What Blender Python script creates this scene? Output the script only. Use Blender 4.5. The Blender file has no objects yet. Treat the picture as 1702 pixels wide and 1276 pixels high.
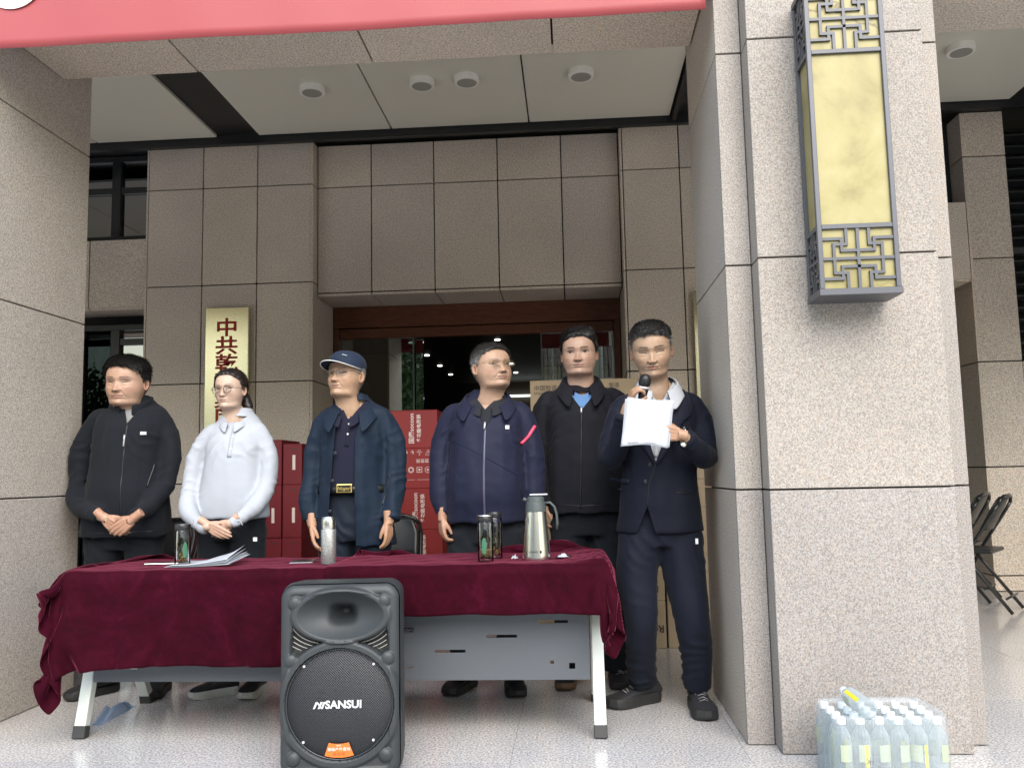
import bpy, bmesh, math, random
import numpy as np
from mathutils import Vector, Matrix, noise
from mathutils.bvhtree import BVHTree

random.seed(7); np.random.seed(7)
R = math.radians
PI = math.pi
scene = bpy.context.scene
COL = scene.collection

# ------------------------------------------------------------------ camera
YAW, PITCH, ROLL, FPX, CAMH = 0.067279, 0.104149, -0.021063, 1441.98, 1.08
_f = np.array([-math.sin(YAW)*math.cos(PITCH), math.cos(YAW)*math.cos(PITCH), math.sin(PITCH)])
_r = np.array([math.cos(YAW), math.sin(YAW), 0.0])
_u = np.cross(_r, _f)
CX = math.cos(ROLL)*_r + math.sin(ROLL)*_u
CY = -math.sin(ROLL)*_r + math.cos(ROLL)*_u
cam_data = bpy.data.cameras.new('camera')
cam = bpy.data.objects.new('camera', cam_data)
COL.objects.link(cam)
M = Matrix(((CX[0], CY[0], -_f[0], 0), (CX[1], CY[1], -_f[1], 0), (CX[2], CY[2], -_f[2], CAMH), (0, 0, 0, 1)))
cam.matrix_world = M
cam_data.sensor_width = 36
cam_data.lens = FPX/1702*36
cam_data.clip_end = 500
cam_data.clip_start = 0.05
scene.camera = cam

# ------------------------------------------------------------------ light
SUN_EL, SUN_AZ = 42, 168           # high soft daylight from behind the camera
world = bpy.data.worlds.new('World')
scene.world = world
world.use_nodes = True
nt = world.node_tree
nt.nodes.clear()
wo = nt.nodes.new('ShaderNodeOutputWorld'); bg = nt.nodes.new('ShaderNodeBackground')
sky = nt.nodes.new('ShaderNodeTexSky'); sky.sky_type = 'NISHITA'; sky.sun_disc = False
sky.sun_elevation = R(SUN_EL); sky.sun_rotation = R(SUN_AZ)
sky.air_density = 1.6; sky.dust_density = 2.0; sky.ozone_density = 1.0
nt.links.new(sky.outputs[0], bg.inputs[0]); bg.inputs[1].default_value = 0.13
nt.links.new(bg.outputs[0], wo.inputs[0])
sd = bpy.data.lights.new('sun', 'SUN'); sd.energy = 1.5; sd.angle = R(60); sd.color = (1.0, 0.985, 0.955)
sun = bpy.data.objects.new('sun', sd); COL.objects.link(sun)
sdir = Vector((math.sin(R(SUN_AZ))*math.cos(R(SUN_EL)), math.cos(R(SUN_AZ))*math.cos(R(SUN_EL)), math.sin(R(SUN_EL))))
sun.rotation_euler = sdir.to_track_quat('Z', 'Y').to_euler()
scene.view_settings.view_transform = 'Standard'
scene.view_settings.look = 'None'
scene.view_settings.gamma = 1
scene.view_settings.exposure = 1.5
scene.cycles.max_bounces = 14
scene.cycles.diffuse_bounces = 10
scene.cycles.transparent_max_bounces = 24

# ------------------------------------------------------------------ helpers
def tag(o, label=None, cat=None, group=None, kind=None):
    if label: o['label'] = label
    if cat: o['category'] = cat
    if group: o['group'] = group
    if kind: o['kind'] = kind
    return o

def thing(name, label, cat, loc=(0, 0, 0), rz=0, group=None):
    o = bpy.data.objects.new(name, None); COL.objects.link(o)
    o.empty_display_size = .1
    o.location = loc; o.rotation_euler = (0, 0, rz)
    return tag(o, label, cat, group)

def mesh_obj(name, V, F, mat=None, parent=None, smooth=False, fm=None, local=False):
    me = bpy.data.meshes.new(name)
    me.from_pydata([tuple(map(float, v)) for v in V], [], [tuple(map(int, f)) for f in F])
    mats = mat if isinstance(mat, (list, tuple)) else [mat]
    for m in mats:
        if m: me.materials.append(m)
    if fm is not None: me.polygons.foreach_set('material_index', np.array(fm, dtype=np.int32))
    if smooth: me.polygons.foreach_set('use_smooth', np.ones(len(me.polygons), dtype=bool))
    me.update()
    o = bpy.data.objects.new(name, me); COL.objects.link(o)
    if parent: put(o, parent, local)
    return o

bpy.context.view_layer.update()
def wmat(o):
    m = o.matrix_basis
    return wmat(o.parent) @ m if o.parent else m
def put(o, parent, local=False):
    """parent o; when the mesh was drawn in world coordinates keep it there"""
    o.parent = parent
    if not local:
        o.matrix_basis = wmat(parent).inverted() @ o.matrix_basis

class MB:
    def __init__(s): s.V = []; s.F = []; s.M = []
    def add(s, V, F, m=0):
        k = len(s.V); s.V += [tuple(v) for v in V]; s.F += [tuple(i+k for i in f) for f in F]; s.M += [m]*len(F); return s
    def box(s, x0, x1, y0, y1, z0, z1, m=0):
        return s.add([(x0,y0,z0),(x1,y0,z0),(x1,y1,z0),(x0,y1,z0),(x0,y0,z1),(x1,y0,z1),(x1,y1,z1),(x0,y1,z1)],
                     [(0,3,2,1),(4,5,6,7),(0,1,5,4),(1,2,6,5),(2,3,7,6),(3,0,4,7)], m)
    def bar(s, a, b, w, h=None, m=0, up=(0, 0, 1)):
        a = Vector(a); b = Vector(b); d = (b-a).normalized(); h = h or w
        u = Vector(up)
        if abs(d.dot(u)) > .98: u = Vector((0, 1, 0))
        s1 = d.cross(u).normalized()*(w/2); s2 = s1.cross(d).normalized()*(h/2)
        P = [a-s1-s2, a+s1-s2, a+s1+s2, a-s1+s2, b-s1-s2, b+s1-s2, b+s1+s2, b-s1+s2]
        return s.add(P, [(0,1,2,3),(7,6,5,4),(0,4,5,1),(1,5,6,2),(2,6,7,3),(3,7,4,0)], m)
    def tube(s, pts, r, n=10, m=0, cap=True, closed=False):
        V, F = tube_geo(pts, r, n, cap, closed); return s.add(V, F, m)
    def lathe(s, prof, c=(0, 0, 0), n=28, m=0, M4=None):
        V = []; F = []
        for r, z in prof:
            for k in range(n):
                a = 2*PI*k/n; p = Vector((r*math.cos(a), r*math.sin(a), z))
                if M4: p = M4 @ p
                V.append((p[0]+c[0], p[1]+c[1], p[2]+c[2]))
        for j in range(len(prof)-1):
            for k in range(n):
                F.append((j*n+k, j*n+(k+1) % n, (j+1)*n+(k+1) % n, (j+1)*n+k))
        F.append(tuple(range(n-1, -1, -1))); F.append(tuple(range((len(prof)-1)*n, len(prof)*n)))
        return s.add(V, F, m)
    def build(s, name, mat, parent=None, smooth=False, bevel=0, seg=1, local=False, auto=False):
        o = mesh_obj(name, s.V, s.F, mat, None, smooth, s.M)
        if parent: put(o, parent, local)
        if bevel:
            b = o.modifiers.new('bevel', 'BEVEL'); b.width = bevel; b.segments = seg; b.limit_method = 'ANGLE'; b.angle_limit = R(40)
        if auto:
            e = o.modifiers.new('split', 'EDGE_SPLIT'); e.split_angle = R(38)
        return o

def tube_geo(pts, r, n=10, cap=True, closed=False):
    P = [Vector(p) for p in pts]; K = len(P)
    rr = list(r) if hasattr(r, '__len__') else [r]*K
    V = []; F = []; ref = None
    for i in range(K):
        if closed: d = (P[(i+1) % K]-P[i-1])
        else: d = P[min(i+1, K-1)]-P[max(i-1, 0)]
        d = d.normalized() if d.length > 1e-9 else Vector((0, 0, 1))
        if ref is None:
            ref = Vector((0, 0, 1)) if abs(d.z) < .9 else Vector((1, 0, 0))
        s1 = d.cross(ref).normalized(); ref = s1.cross(d).normalized()
        rx, ry = rr[i] if hasattr(rr[i], '__len__') else (rr[i], rr[i])
        for k in range(n):
            a = 2*PI*k/n; V.append(P[i]+s1*(math.cos(a)*rx)+ref*(math.sin(a)*ry))
    for i in range(K if closed else K-1):
        j = (i+1) % K
        for k in range(n): F.append((i*n+k, i*n+(k+1) % n, j*n+(k+1) % n, j*n+k))
    if cap and not closed:
        F.append(tuple(range(n-1, -1, -1))); F.append(tuple(range((K-1)*n, K*n)))
    return [tuple(v) for v in V], F

def at(x, y, Y):
    """survey helper: a sight line measured in the photograph, met with the plane at depth Y"""
    c = np.array([(x-851)/FPX, -(y-638)/FPX, 1.0]); d = c[0]*CX+c[1]*CY+c[2]*_f
    d = d*(Y/d[1]); return (float(d[0]), float(Y), float(d[2]+CAMH))

def box_obj(name, x0, x1, y0, y1, z0, z1, mat, parent=None, bevel=0, seg=1):
    return MB().box(x0, x1, y0, y1, z0, z1).build(name, mat, parent, bevel=bevel, seg=seg)

def text_obj(s, size, mat, M4, parent=None, name='lettering', thick=.0015, bold=.0, sx=1, align='CENTER', sp=1.0, shear=0):
    cu = bpy.data.curves.new(name, 'FONT'); cu.body = s; cu.size = size; cu.extrude = thick; cu.offset = bold
    cu.align_x = align; cu.align_y = 'CENTER'; cu.space_character = sp; cu.resolution_u = 3; cu.shear = shear
    o = bpy.data.objects.new(name, cu); COL.objects.link(o)
    bpy.context.view_layer.update()
    me = bpy.data.meshes.new_from_object(o.evaluated_get(bpy.context.evaluated_depsgraph_get()))
    bpy.data.objects.remove(o)
    me.name = name
    n = bpy.data.objects.new(name, me); COL.objects.link(n); me.materials.clear(); me.materials.append(mat)
    n.matrix_basis = M4 @ Matrix.Diagonal((sx, 1, 1, 1))
    if parent: put(n, parent)
    return n
def facing(x, y, z, roll=0, rz=0):
    """frame for flat print that faces the viewer side (-Y)"""
    return Matrix.Translation((x, y, z)) @ Matrix.Rotation(rz, 4, 'Z') @ Matrix.Rotation(PI/2, 4, 'X') @ Matrix.Rotation(roll, 4, 'Z')

# ------------------------------------------------------------------ materials
class N:
    def __init__(s, name):
        s.m = bpy.data.materials.new(name); s.m.use_nodes = True; s.t = s.m.node_tree
        s.b = s.t.nodes['Principled BSDF']; s.o = s.t.nodes['Material Output']
        s.tc = None
    def n(s, kind, **kw):
        x = s.t.nodes.new(kind)
        for k, v in kw.items():
            if k in x.inputs and not hasattr(x, k): x.inputs[k].default_value = v
            else: setattr(x, k, v)
        return x
    def l(s, a, b): s.t.links.new(a, b)
    def co(s, scale=(1, 1, 1), kind='Object'):
        if not s.tc: s.tc = s.n('ShaderNodeTexCoord')
        mp = s.n('ShaderNodeMapping'); mp.inputs['Scale'].default_value = scale; s.l(s.tc.outputs[kind], mp.inputs[0]); return mp.outputs[0]
    def noise(s, scale, detail=3, vec=None, rough=.5, dist=0):
        x = s.n('ShaderNodeTexNoise'); x.inputs['Scale'].default_value = scale; x.inputs['Detail'].default_value = detail
        x.inputs['Roughness'].default_value = rough; x.inputs['Distortion'].default_value = dist
        s.l(vec if vec is not None else s.co(), x.inputs['Vector']); return x.outputs['Fac']
    def ramp(s, fac, stops, const=False):
        r = s.n('ShaderNodeValToRGB'); cr = r.color_ramp
        if const: cr.interpolation = 'CONSTANT'
        while len(cr.elements) < len(stops): cr.elements.new(.5)
        for e, (p, c) in zip(cr.elements, stops):
            e.position = p; e.color = (c[0], c[1], c[2], 1) if hasattr(c, '__len__') else (c, c, c, 1)
        s.l(fac, r.inputs[0]); return r.outputs[0]
    def mix(s, fac, a, b, mode='MIX'):
        x = s.n('ShaderNodeMix', data_type='RGBA', blend_type=mode)
        for v, i in ((fac, 0), (a, 6), (b, 7)):
            if hasattr(v, 'is_linked') or hasattr(v, 'links'): s.l(v, x.inputs[i])
            elif i == 0: x.inputs[0].default_value = v
            else: x.inputs[i].default_value = (v[0], v[1], v[2], 1)
        return x.outputs[2]
    def bump(s, h, strength=.3, dist=.002):
        x = s.n('ShaderNodeBump'); x.inputs['Strength'].default_value = strength; x.inputs['Distance'].default_value = dist
        s.l(h, x.inputs['Height']); s.l(x.outputs[0], s.b.inputs['Normal']); return s
    def set(s, **kw):
        mp = dict(color='Base Color', rough='Roughness', metal='Metallic', spec='Specular IOR Level', sheen='Sheen Weight',
                  coat='Coat Weight', trans='Transmission Weight', ior='IOR', alpha='Alpha', sss='Subsurface Weight')
        for k, v in kw.items():
            i = s.b.inputs[mp[k]]
            if hasattr(v, 'links'): s.l(v, i)
            elif k == 'color': i.default_value = (v[0], v[1], v[2], 1)
            else: i.default_value = v
        return s

def simple(name, color, rough=.5, metal=0, var=.12, bump=0, bscale=200, spec=.5, sheen=0, vscale=3):
    k = N(name); nz = k.noise(vscale, 4)
    c = k.mix(nz, [x*(1-var) for x in color], [min(1, x*(1+var)) for x in color])
    k.set(color=c, rough=rough, metal=metal, spec=spec, sheen=sheen)
    if bump: k.bump(k.noise(bscale, 3), bump)
    return k.m

def granite(name, light, mid, dark, rough=.6, scale=150, spec=.35, stain=.12, polished=False):
    k = N(name)
    v = k.co()
    g1 = k.noise(scale, 2, v, .6); g2 = k.noise(scale*1.9, 2, v, .6); g3 = k.noise(scale*.6, 3, v, .65)
    c = k.ramp(g1, [(.36, dark), (.46, mid), (.56, light), (.7, [min(1, x*1.25) for x in light])])
    c2 = k.ramp(g2, [(.36, [x*.35 for x in dark]), (.45, (1, 1, 1))])
    c = k.mix(.35, c, c2, 'MULTIPLY')
    pk = k.ramp(g3, [(.4, (.95, .97, 1.0)), (.62, (1.05, .99, .95))])
    c = k.mix(1.0, c, pk, 'MULTIPLY')
    big = k.noise(1.1, 5, v); st = k.ramp(big, [(.3, 1-stain), (.7, 1+stain*.6)])
    c = k.mix(1.0, c, st, 'MULTIPLY')
    # every slab is cut from another block: a slight tone of its own
    oi = k.n('ShaderNodeObjectInfo'); rr = k.ramp(oi.outputs['Random'], [(0, (.93, .93, .95)), (.5, (1.0, .99, .98)), (1, (1.07, 1.04, 1.0))])
    c = k.mix(1.0, c, rr, 'MULTIPLY')
    k.set(color=c, spec=spec)
    if polished:
        rg = k.ramp(k.noise(2.3, 5, v), [(.3, rough*.8), (.7, rough*1.35)]); k.set(rough=rg)
    else: k.set(rough=rough)
    k.bump(g1, .25 if not polished else .05, .0015)
    return k.m

M_GR_OUT = granite('granite_pinkish_dimmed', (.335, .312, .285), (.292, .270, .246), (.205, .187, .170), .62, 165)  # the one stone, colour darkened for the brightly lit outer faces
M_GR_SIDE = granite('granite_side_brightened', (.53, .487, .43), (.45, .412, .362), (.30, .27, .235), .62, 150)  # same stone, colour lightened to offset shade on the inner pillar sides
M_GR_IN = granite('granite_shade_brightened', (.68, .61, .52), (.58, .515, .435), (.34, .295, .245), .62, 115)  # same stone, lightened most to offset the shade inside the porch
M_GR_FL = granite('granite_floor', (.54, .54, .535), (.42, .42, .42), (.25, .25, .25), .13, 110, .5, .14, True)
M_JOINT = simple('joint_sealant', (.018, .015, .012), .8)
M_BLACKMETAL = simple('dark_fascia', (.012, .012, .013), .45)
M_CEIL = simple('ceiling_panel_paint', (.74, .715, .62), .42, var=.04, vscale=.8)
M_WHITE = simple('white_plastic', (.88, .86, .80), .4, var=.02)
M_DIFF = simple('lamp_diffuser', (.34, .33, .29), .5, var=.03)
M_FRAME = simple('window_frame_metal', (.02, .022, .024), .35)
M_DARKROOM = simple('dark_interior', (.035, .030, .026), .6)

def glass_mat(name, tint=(.55, .62, .6), refl=1.0, rough=.0, ior=1.5):
    k = N(name); k.t.nodes.remove(k.b)
    tr = k.n('ShaderNodeBsdfTransparent'); tr.inputs[0].default_value = (*tint, 1)
    gl = k.n('ShaderNodeBsdfGlossy'); gl.inputs['Color'].default_value = (refl, refl, refl, 1); gl.inputs['Roughness'].default_value = rough
    fr = k.n('ShaderNodeFresnel'); fr.inputs[0].default_value = ior
    mx = k.n('ShaderNodeMixShader'); k.l(fr.outputs[0], mx.inputs[0]); k.l(tr.outputs[0], mx.inputs[1]); k.l(gl.outputs[0], mx.inputs[2])
    k.l(mx.outputs[0], k.o.inputs[0]); return k.m
M_GLASS_DOOR = glass_mat('door_glass', (.45, .52, .48), 1, 0, 2.6)
M_GLASS_WIN = glass_mat('window_glass', (.10, .13, .14), 1, 0, 2.9)
M_GLASS_CUP = glass_mat('cup_glass', (.97, .98, .98), 1, .02, 1.28)
M_PLASTIC_CLEAR = glass_mat('clear_plastic', (.9, .94, .96), 1, .12, 1.5)

def emit(name, col, s):
    k = N(name); k.set(color=(0, 0, 0)); k.b.inputs['Emission Color'].default_value = (*col, 1); k.b.inputs['Emission Strength'].default_value = s; return k.m
# ================================================================== THE SETTING
def slab(parent, x0, x1, y0, y1, z0, z1, mat, name='granite_slab', g=None, axes='xz', bev=.002):
    if g is None: g = .0055 if mat is M_GR_IN else .0035
    """one cut slab; g = half of the joint round it"""
    gx = g if 'x' in axes else 0; gy = g if 'y' in axes else 0; gz = g if 'z' in axes else 0
    return box_obj(name, x0+gx, x1-gx, y0+gy, y1-gy, z0+gz, z1-gz, mat, parent, bevel=bev)

# ---- floor of the porch, cut slab by slab
floor = box_obj('floor', -7.6, 6.5, 2.55, 9.2, -.16, -.035, M_JOINT); tag(floor, 'polished speckled grey granite floor of the porch', kind='structure')
xs = [-7.6] + [-.265-.9*k for k in range(8, -1, -1)] + [.635+.9*k for k in range(0, 7)]
xs = sorted(set([x for x in xs if -7.6 <= x <= 6.3] + [6.5])); ys = [2.55] + [3.405+.9*k for k in range(0, 6)] + [8.6]
for i in range(len(xs)-1):
    for j in range(len(ys)-1):
        z = random.uniform(-.0004, .0004)
        MB().box(xs[i]+.0006, xs[i+1]-.0006, ys[j]+.0006, ys[j+1]-.0006, -.03, z).build('floor_slab', M_GR_FL, floor)
k = N('street_concrete'); c = k.ramp(k.noise(3, 6), [(.3, (.52, .515, .50)), (.7, (.62, .61, .595))]); k.set(color=c, rough=.8)
street = box_obj('street', -90, 90, -90, 2.549, -.62, -.45, k.m); tag(street, 'grey concrete forecourt in front of the porch', kind='structure')
step = MB().box(-7.6, 6.5, 2.20, 2.55, -.45, -.17).box(-7.6, 6.5, 1.85, 2.199, -.45, -.31).build('steps', M_GR_OUT, bevel=.005); tag(step, 'granite steps up to the porch', kind='structure')

# ---- right pillar: body with a panel standing proud on its front
rp = thing('granite_pillar', 'pale pink granite pillar with the lantern on its front, at the right', 'pillar', (1.1, 3.9, 0))
box_obj('core', .69, 1.55, 3.631, 4.42, 0, 4.5, M_JOINT, rp); box_obj('core', .802, 1.47, 3.52, 3.63, 0, 4.5, M_JOINT, rp)
zz = [0, 1.0, 1.928, 2.852, 3.78, 4.5]
for a, b in zip(zz, zz[1:]):
    slab(rp, .660, .690, 3.6305, 4.45, a, b, M_GR_SIDE, axes='z')                  # inner side
    slab(rp, .660, .7655, 3.607, 3.63, a, b, M_GR_OUT, axes='z')                  # strip beside the panel
    slab(rp, .769, .799, 3.5195, 3.63, a, b, M_GR_OUT, axes='z')                   # return of the panel
    slab(rp, .769, 1.474, 3.489, 3.519, a, b, M_GR_OUT, axes='z')                 # front panel
    slab(rp, 1.482, 1.575, 3.600, 3.63, a, b, M_GR_OUT, axes='z')
    slab(rp, 1.551, 1.577, 3.6305, 4.45, a, b, M_GR_OUT, axes='z')
    slab(rp, .6905, 1.55, 4.425, 4.45, a, b, M_GR_OUT, axes='z')

# ---- left pillar
lp = thing('granite_pillar', 'granite pillar at the left edge, with the man in the black jacket before it', 'pillar', (-3.1, 3.9, 0))
box_obj('core', -3.50, -2.685, 3.63, 4.51, 0, 4.5, M_JOINT, lp)
zz = [0, 1.018, 1.949, 2.90, 3.8, 4.5]
for a, b in zip(zz, zz[1:]):
    slab(lp, -2.685, -2.655, 3.607, 4.54, a, b, M_GR_SIDE, axes='z')
    slab(lp, -3.53, -2.6855, 3.607, 3.63, a, b, M_GR_OUT, axes='z')
    slab(lp, -3.53, -3.5, 3.6305, 4.54, a, b, M_GR_OUT, axes='z')
    slab(lp, -3.499, -2.6855, 4.512, 4.54, a, b, M_GR_OUT, axes='z')

# ---- beam over the porch mouth with its soffit slabs
def beam(x0, x1, joints, label):
    bm_ = thing('granite_beam', label, 'beam', ((x0+x1)/2, 4.08, 3.22))
    box_obj('core', x0, x1, 3.925, 4.235, 3.26, 5.2, M_JOINT, bm_)
    js = [x0]+joints+[x1]
    for a, b in zip(js, js[1:]):
        slab(bm_, a, b, 3.885, 4.262, 3.225, 3.255, M_GR_IN, axes='x', g=.005)
        slab(bm_, a, b, 3.895, 3.924, 3.262, 4.2, M_GR_OUT, axes='x', g=.005)
        slab(bm_, a, b, 4.236, 4.262, 3.262, 4.28, M_GR_IN, axes='x', g=.005)
        slab(bm_, a, b, 3.895, 3.924, 4.21, 5.2, M_GR_OUT, axes='x', g=.005)
    return bm_
beam(-2.652, .657, [-1.912, -.976, -.042], 'granite beam over the porch mouth between the two pillars, behind the red banner')
beam(1.58, 6.5, [2.5, 3.45, 4.4, 5.4], 'granite beam right of the lantern pillar')

beam(-7.6, -3.535, [-6.6, -5.6, -4.6], 'granite beam left of the left pillar, outside the picture')
# ---- upper storeys of the front, above the picture
ub = thing('office_building', 'pink granite front of the storeys above the porch', 'building', (0, 3.7, 5.2))
box_obj('wall', -12, 12, 3.62, 9.6, 5.2, 14, M_GR_OUT, ub)
for x in range(-11, 11, 3):
    for z in (6.2, 9.6):
        w = box_obj('window', x, x+1.5, 3.575, 3.615, z, z+1.7, M_FRAME, ub); w2 = box_obj('pane', x+.08, x+1.42, 3.560, 3.574, z+.08, z+1.62, M_GLASS_WIN, w)
wl = thing('building_wing', 'granite front of the ground floor left of the porch', 'building', (-6, 3.6, 0))
box_obj('wall', -14, -7.62, 3.7, 9.6, -.4, 5.19, M_GR_OUT, wl)
wr = thing('building_wing', 'granite front of the ground floor far right of the porch', 'building', (8, 3.6, 0))
box_obj('wall', 6.52, 12, 3.7, 9.6, -.4, 5.19, M_GR_OUT, wr)

# ---- ceiling
ceil = box_obj('ceiling', -7.6, 6.5, 4.27, 9.2, 4.31, 4.5, M_BLACKMETAL); tag(ceil, 'porch ceiling of greenish white metal panels edged in black', kind='structure')
def cpanel(x0, x1, y0=4.30, y1=7.64): MB().box(x0+.007, x1-.007, y0, y1, 4.28, 4.309).build('ceiling_panel', M_CEIL, ceil, bevel=.002)
for a, b in ((-7.5, -6.5), (-6.5, -5.5), (-5.5, -4.4), (-4.4, -3.232), (-2.838, -1.583), (-1.583, -.310), (-.310, .970), (1.75, 2.78), (2.78, 3.94), (4.32, 5.4), (5.4, 6.4)): cpanel(a, b)
box_obj('fascia', -5.5, 6.5, 7.66, 7.72, 4.215, 4.309, M_BLACKMETAL, ceil)
box_obj('fascia', .985, 1.02, 4.30, 7.655, 4.235, 4.309, M_BLACKMETAL, ceil)

def downlight(x, y, label):
    t = thing('ceiling_light', label, 'ceiling light', (x, y, 4.28), group='round ceiling lights of the porch')
    MB().lathe([(.088, -.050), (.099, -.050), (.104, -.046), (.104, -.001)], (x, y, 4.28), 40).build('housing', M_WHITE, t, True, auto=True)
    MB().lathe([(.078, -.0525), (.080, -.0505)], (x, y, 4.28), 40).build('diffuser', M_DIFF, t, True, auto=True)
for x, y, l in ((-2.050, 6.72, 'round white ceiling light alone on the leftmost wide panel, above the man in the cap'),
                (-1.135, 6.70, 'left one of the two round white ceiling lights close together'),
                (-.765, 6.68, 'right one of the two round white ceiling lights close together'),
                (.155, 6.68, 'round white ceiling light nearest the lantern pillar, over the speaker with the paper'),
                (3.07, 6.60, 'round white ceiling light beyond the lantern pillar, at the top right corner'),
                (-4.36, 6.3, 'round white ceiling light half hidden by the left pillar')): downlight(x, y, l)

# ---- back wall: three granite blocks
ZJ = [0, .13, 1.06, 1.982, 2.908, 3.846, 4.262]
bw = thing('granite_wall', 'granite wall with the golden sign, left of the door', 'wall', (-3.16, 7.9, 0))
box_obj('core', -3.955, -2.375, 7.83, 8.7, 0, 4.26, M_JOINT, bw)
for a, b in zip(ZJ, ZJ[1:]):
    for x0, x1 in ((-3.967, -3.431), (-3.431, -2.903), (-2.903, -2.388)): slab(bw, x0, x1, 7.80, 7.829, a, b, M_GR_IN)
    slab(bw, -2.392, -2.366, 7.80, 8.68, a, b, M_GR_IN, axes='z')
    slab(bw, -3.985, -3.9675, 7.80, 8.68, a, b, M_GR_IN, axes='z')
mw = thing('granite_wall', 'granite wall over the glass door', 'wall', (-.93, 8.0, 2.79))
box_obj('core', -2.366, .513, 7.965, 8.75, 2.82, 4.26, M_JOINT, mw)
XM = [-2.360, -1.841, -1.238, -.631, -.029, .506]
for x0, x1 in zip(XM, XM[1:]):
    for a, b in ((2.822, 3.846), (3.846, 4.262)): slab(mw, x0, x1, 7.93, 7.96, a, b, M_GR_IN)
    slab(mw, x0, x1, 7.93, 8.70, 2.79, 2.816, M_GR_IN, axes='x')
rw = thing('granite_wall', 'granite wall right of the door, behind the speaker with the paper', 'wall', (1.2, 7.9, 0))
box_obj('core', .52, 1.99, 7.83, 8.7, 0, 4.26, M_JOINT, rw)
for a, b in zip(ZJ, ZJ[1:]):
    for x0, x1 in ((.536, 1.054), (1.054, 1.53), (1.53, 2.0)): slab(rw, x0, x1, 7.80, 7.829, a, b, M_GR_IN)
    slab(rw, .513, .533, 7.80, 8.68, a, b, M_GR_IN, axes='z')
fr = thing('granite_wall', 'granite wall block at the right edge, behind the black chairs', 'wall', (3.8, 8.0, 0))
box_obj('core', 3.62, 3.96, 7.88, 8.7, 0, 4.25, M_JOINT, fr)
for a, b in zip(ZJ, ZJ[1:]):
    slab(fr, 3.605, 3.965, 7.85, 7.879, a, b, M_GR_IN, axes='z'); slab(fr, 3.59, 3.619, 7.852, 8.68, a, b, M_GR_IN, axes='z')
    if b < 2.0: slab(fr, 3.965, 4.5, 7.85, 7.879, a, b, M_GR_IN); slab(fr, 4.5, 5.1, 7.85, 7.879, a, b, M_GR_IN)
box_obj('core_low', 3.97, 5.2, 7.88, 8.7, 0, 1.98, M_JOINT, fr)

sp = thing('granite_spandrel', 'granite panel between the upper and lower window, behind the left pillar', 'wall', (-4.5, 8.0, 2.74))
for x0, x1 in ((-5.2, -4.62), (-4.62, -3.99)):
    slab(sp, x0, x1, 7.95, 7.98, 2.755, 3.43, M_GR_IN); slab(sp, x0, x1, 7.9805, 8.30, 2.74, 2.765, M_GR_IN, axes='x')
box_obj('core', -5.2, -3.99, 7.985, 8.3, 2.77, 3.425, M_JOINT, sp)
sp2 = thing('granite_spandrel', 'granite panel between windows, half hidden right of the lantern pillar', 'wall', (2.8, 7.8, 2.7))
for x0, x1 in ((2.02, 2.75), (2.75, 3.478)):
    slab(sp2, x0, x1, 7.60, 7.63, 2.67, 3.36, M_GR_IN); slab(sp2, x0, x1, 7.6305, 8.30, 2.665, 2.69, M_GR_IN, axes='x')
box_obj('core', 2.02, 3.47, 7.631, 8.3, 2.70, 3.355, M_JOINT, sp2)
box_obj('end_slab', 3.4785, 3.50, 7.60, 8.30, 2.67, 3.36, M_GR_IN, sp2)

# ---- windows behind the pillars
def window(name, label, x0, x1, z0, z1, Y, mull, trans=(), cat='window'):
    w = thing(name, label, cat, ((x0+x1)/2, Y, z0))
    f = .055
    m = MB(); m.box(x0, x0+f, Y, Y+.08, z0, z1); m.box(x1-f, x1, Y, Y+.08, z0, z1); m.box(x0+f, x1-f, Y, Y+.08, z1-f, z1); m.box(x0+f, x1-f, Y, Y+.08, z0, z0+f)
    m.build('frame', M_FRAME, w, bevel=.003)
    for x in mull: box_obj('mullion', x-.045, x+.045, Y-.01, Y+.075, z0+f+.001, z1-f-.001, M_FRAME, w, bevel=.003)
    for z in trans:
        q = [x0+f]+[s for x in mull for s in (x-.0455, x+.0455)]+[x1-f]
        for a, b in zip(q[::2], q[1::2]): box_obj('transom', a, b, Y, Y+.07, z-.03, z+.03, M_FRAME, w)
    q = [x0+f]+[s for x in mull for s in (x-.0455, x+.0455)]+[x1-f]
    for a, b in zip(q[::2], q[1::2]): box_obj('pane', a+.001, b-.001, Y+.035, Y+.045, z0+f, z1-f, M_GLASS_WIN, w)
    return w
window('window', 'dark framed upper window behind the left pillar', -5.3, -3.99, 3.435, 4.30, 8.05, [-4.42], [3.95])
w1 = window('glass_door', 'dark framed glass door behind the man in the black jacket', -5.3, -3.99, .0, 2.62, 8.1, [-4.42, -4.78], [2.45], 'door')
window('window', 'dark window hidden right of the lantern pillar above the granite panel', 2.01, 3.585, 3.37, 4.28, 8.1, [2.8])
window('window', 'dark window behind the black folding chairs', 2.01, 3.585, .0, 2.66, 8.3, [2.8])
room = MB().box(-7.6, -3.97, 8.72, 9.15, 0, 4.3).box(2.0, 3.6, 8.72, 9.15, 0, 4.3).build('room_wall', M_DARKROOM); tag(room, 'dark rooms behind the side windows', kind='structure')

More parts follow.
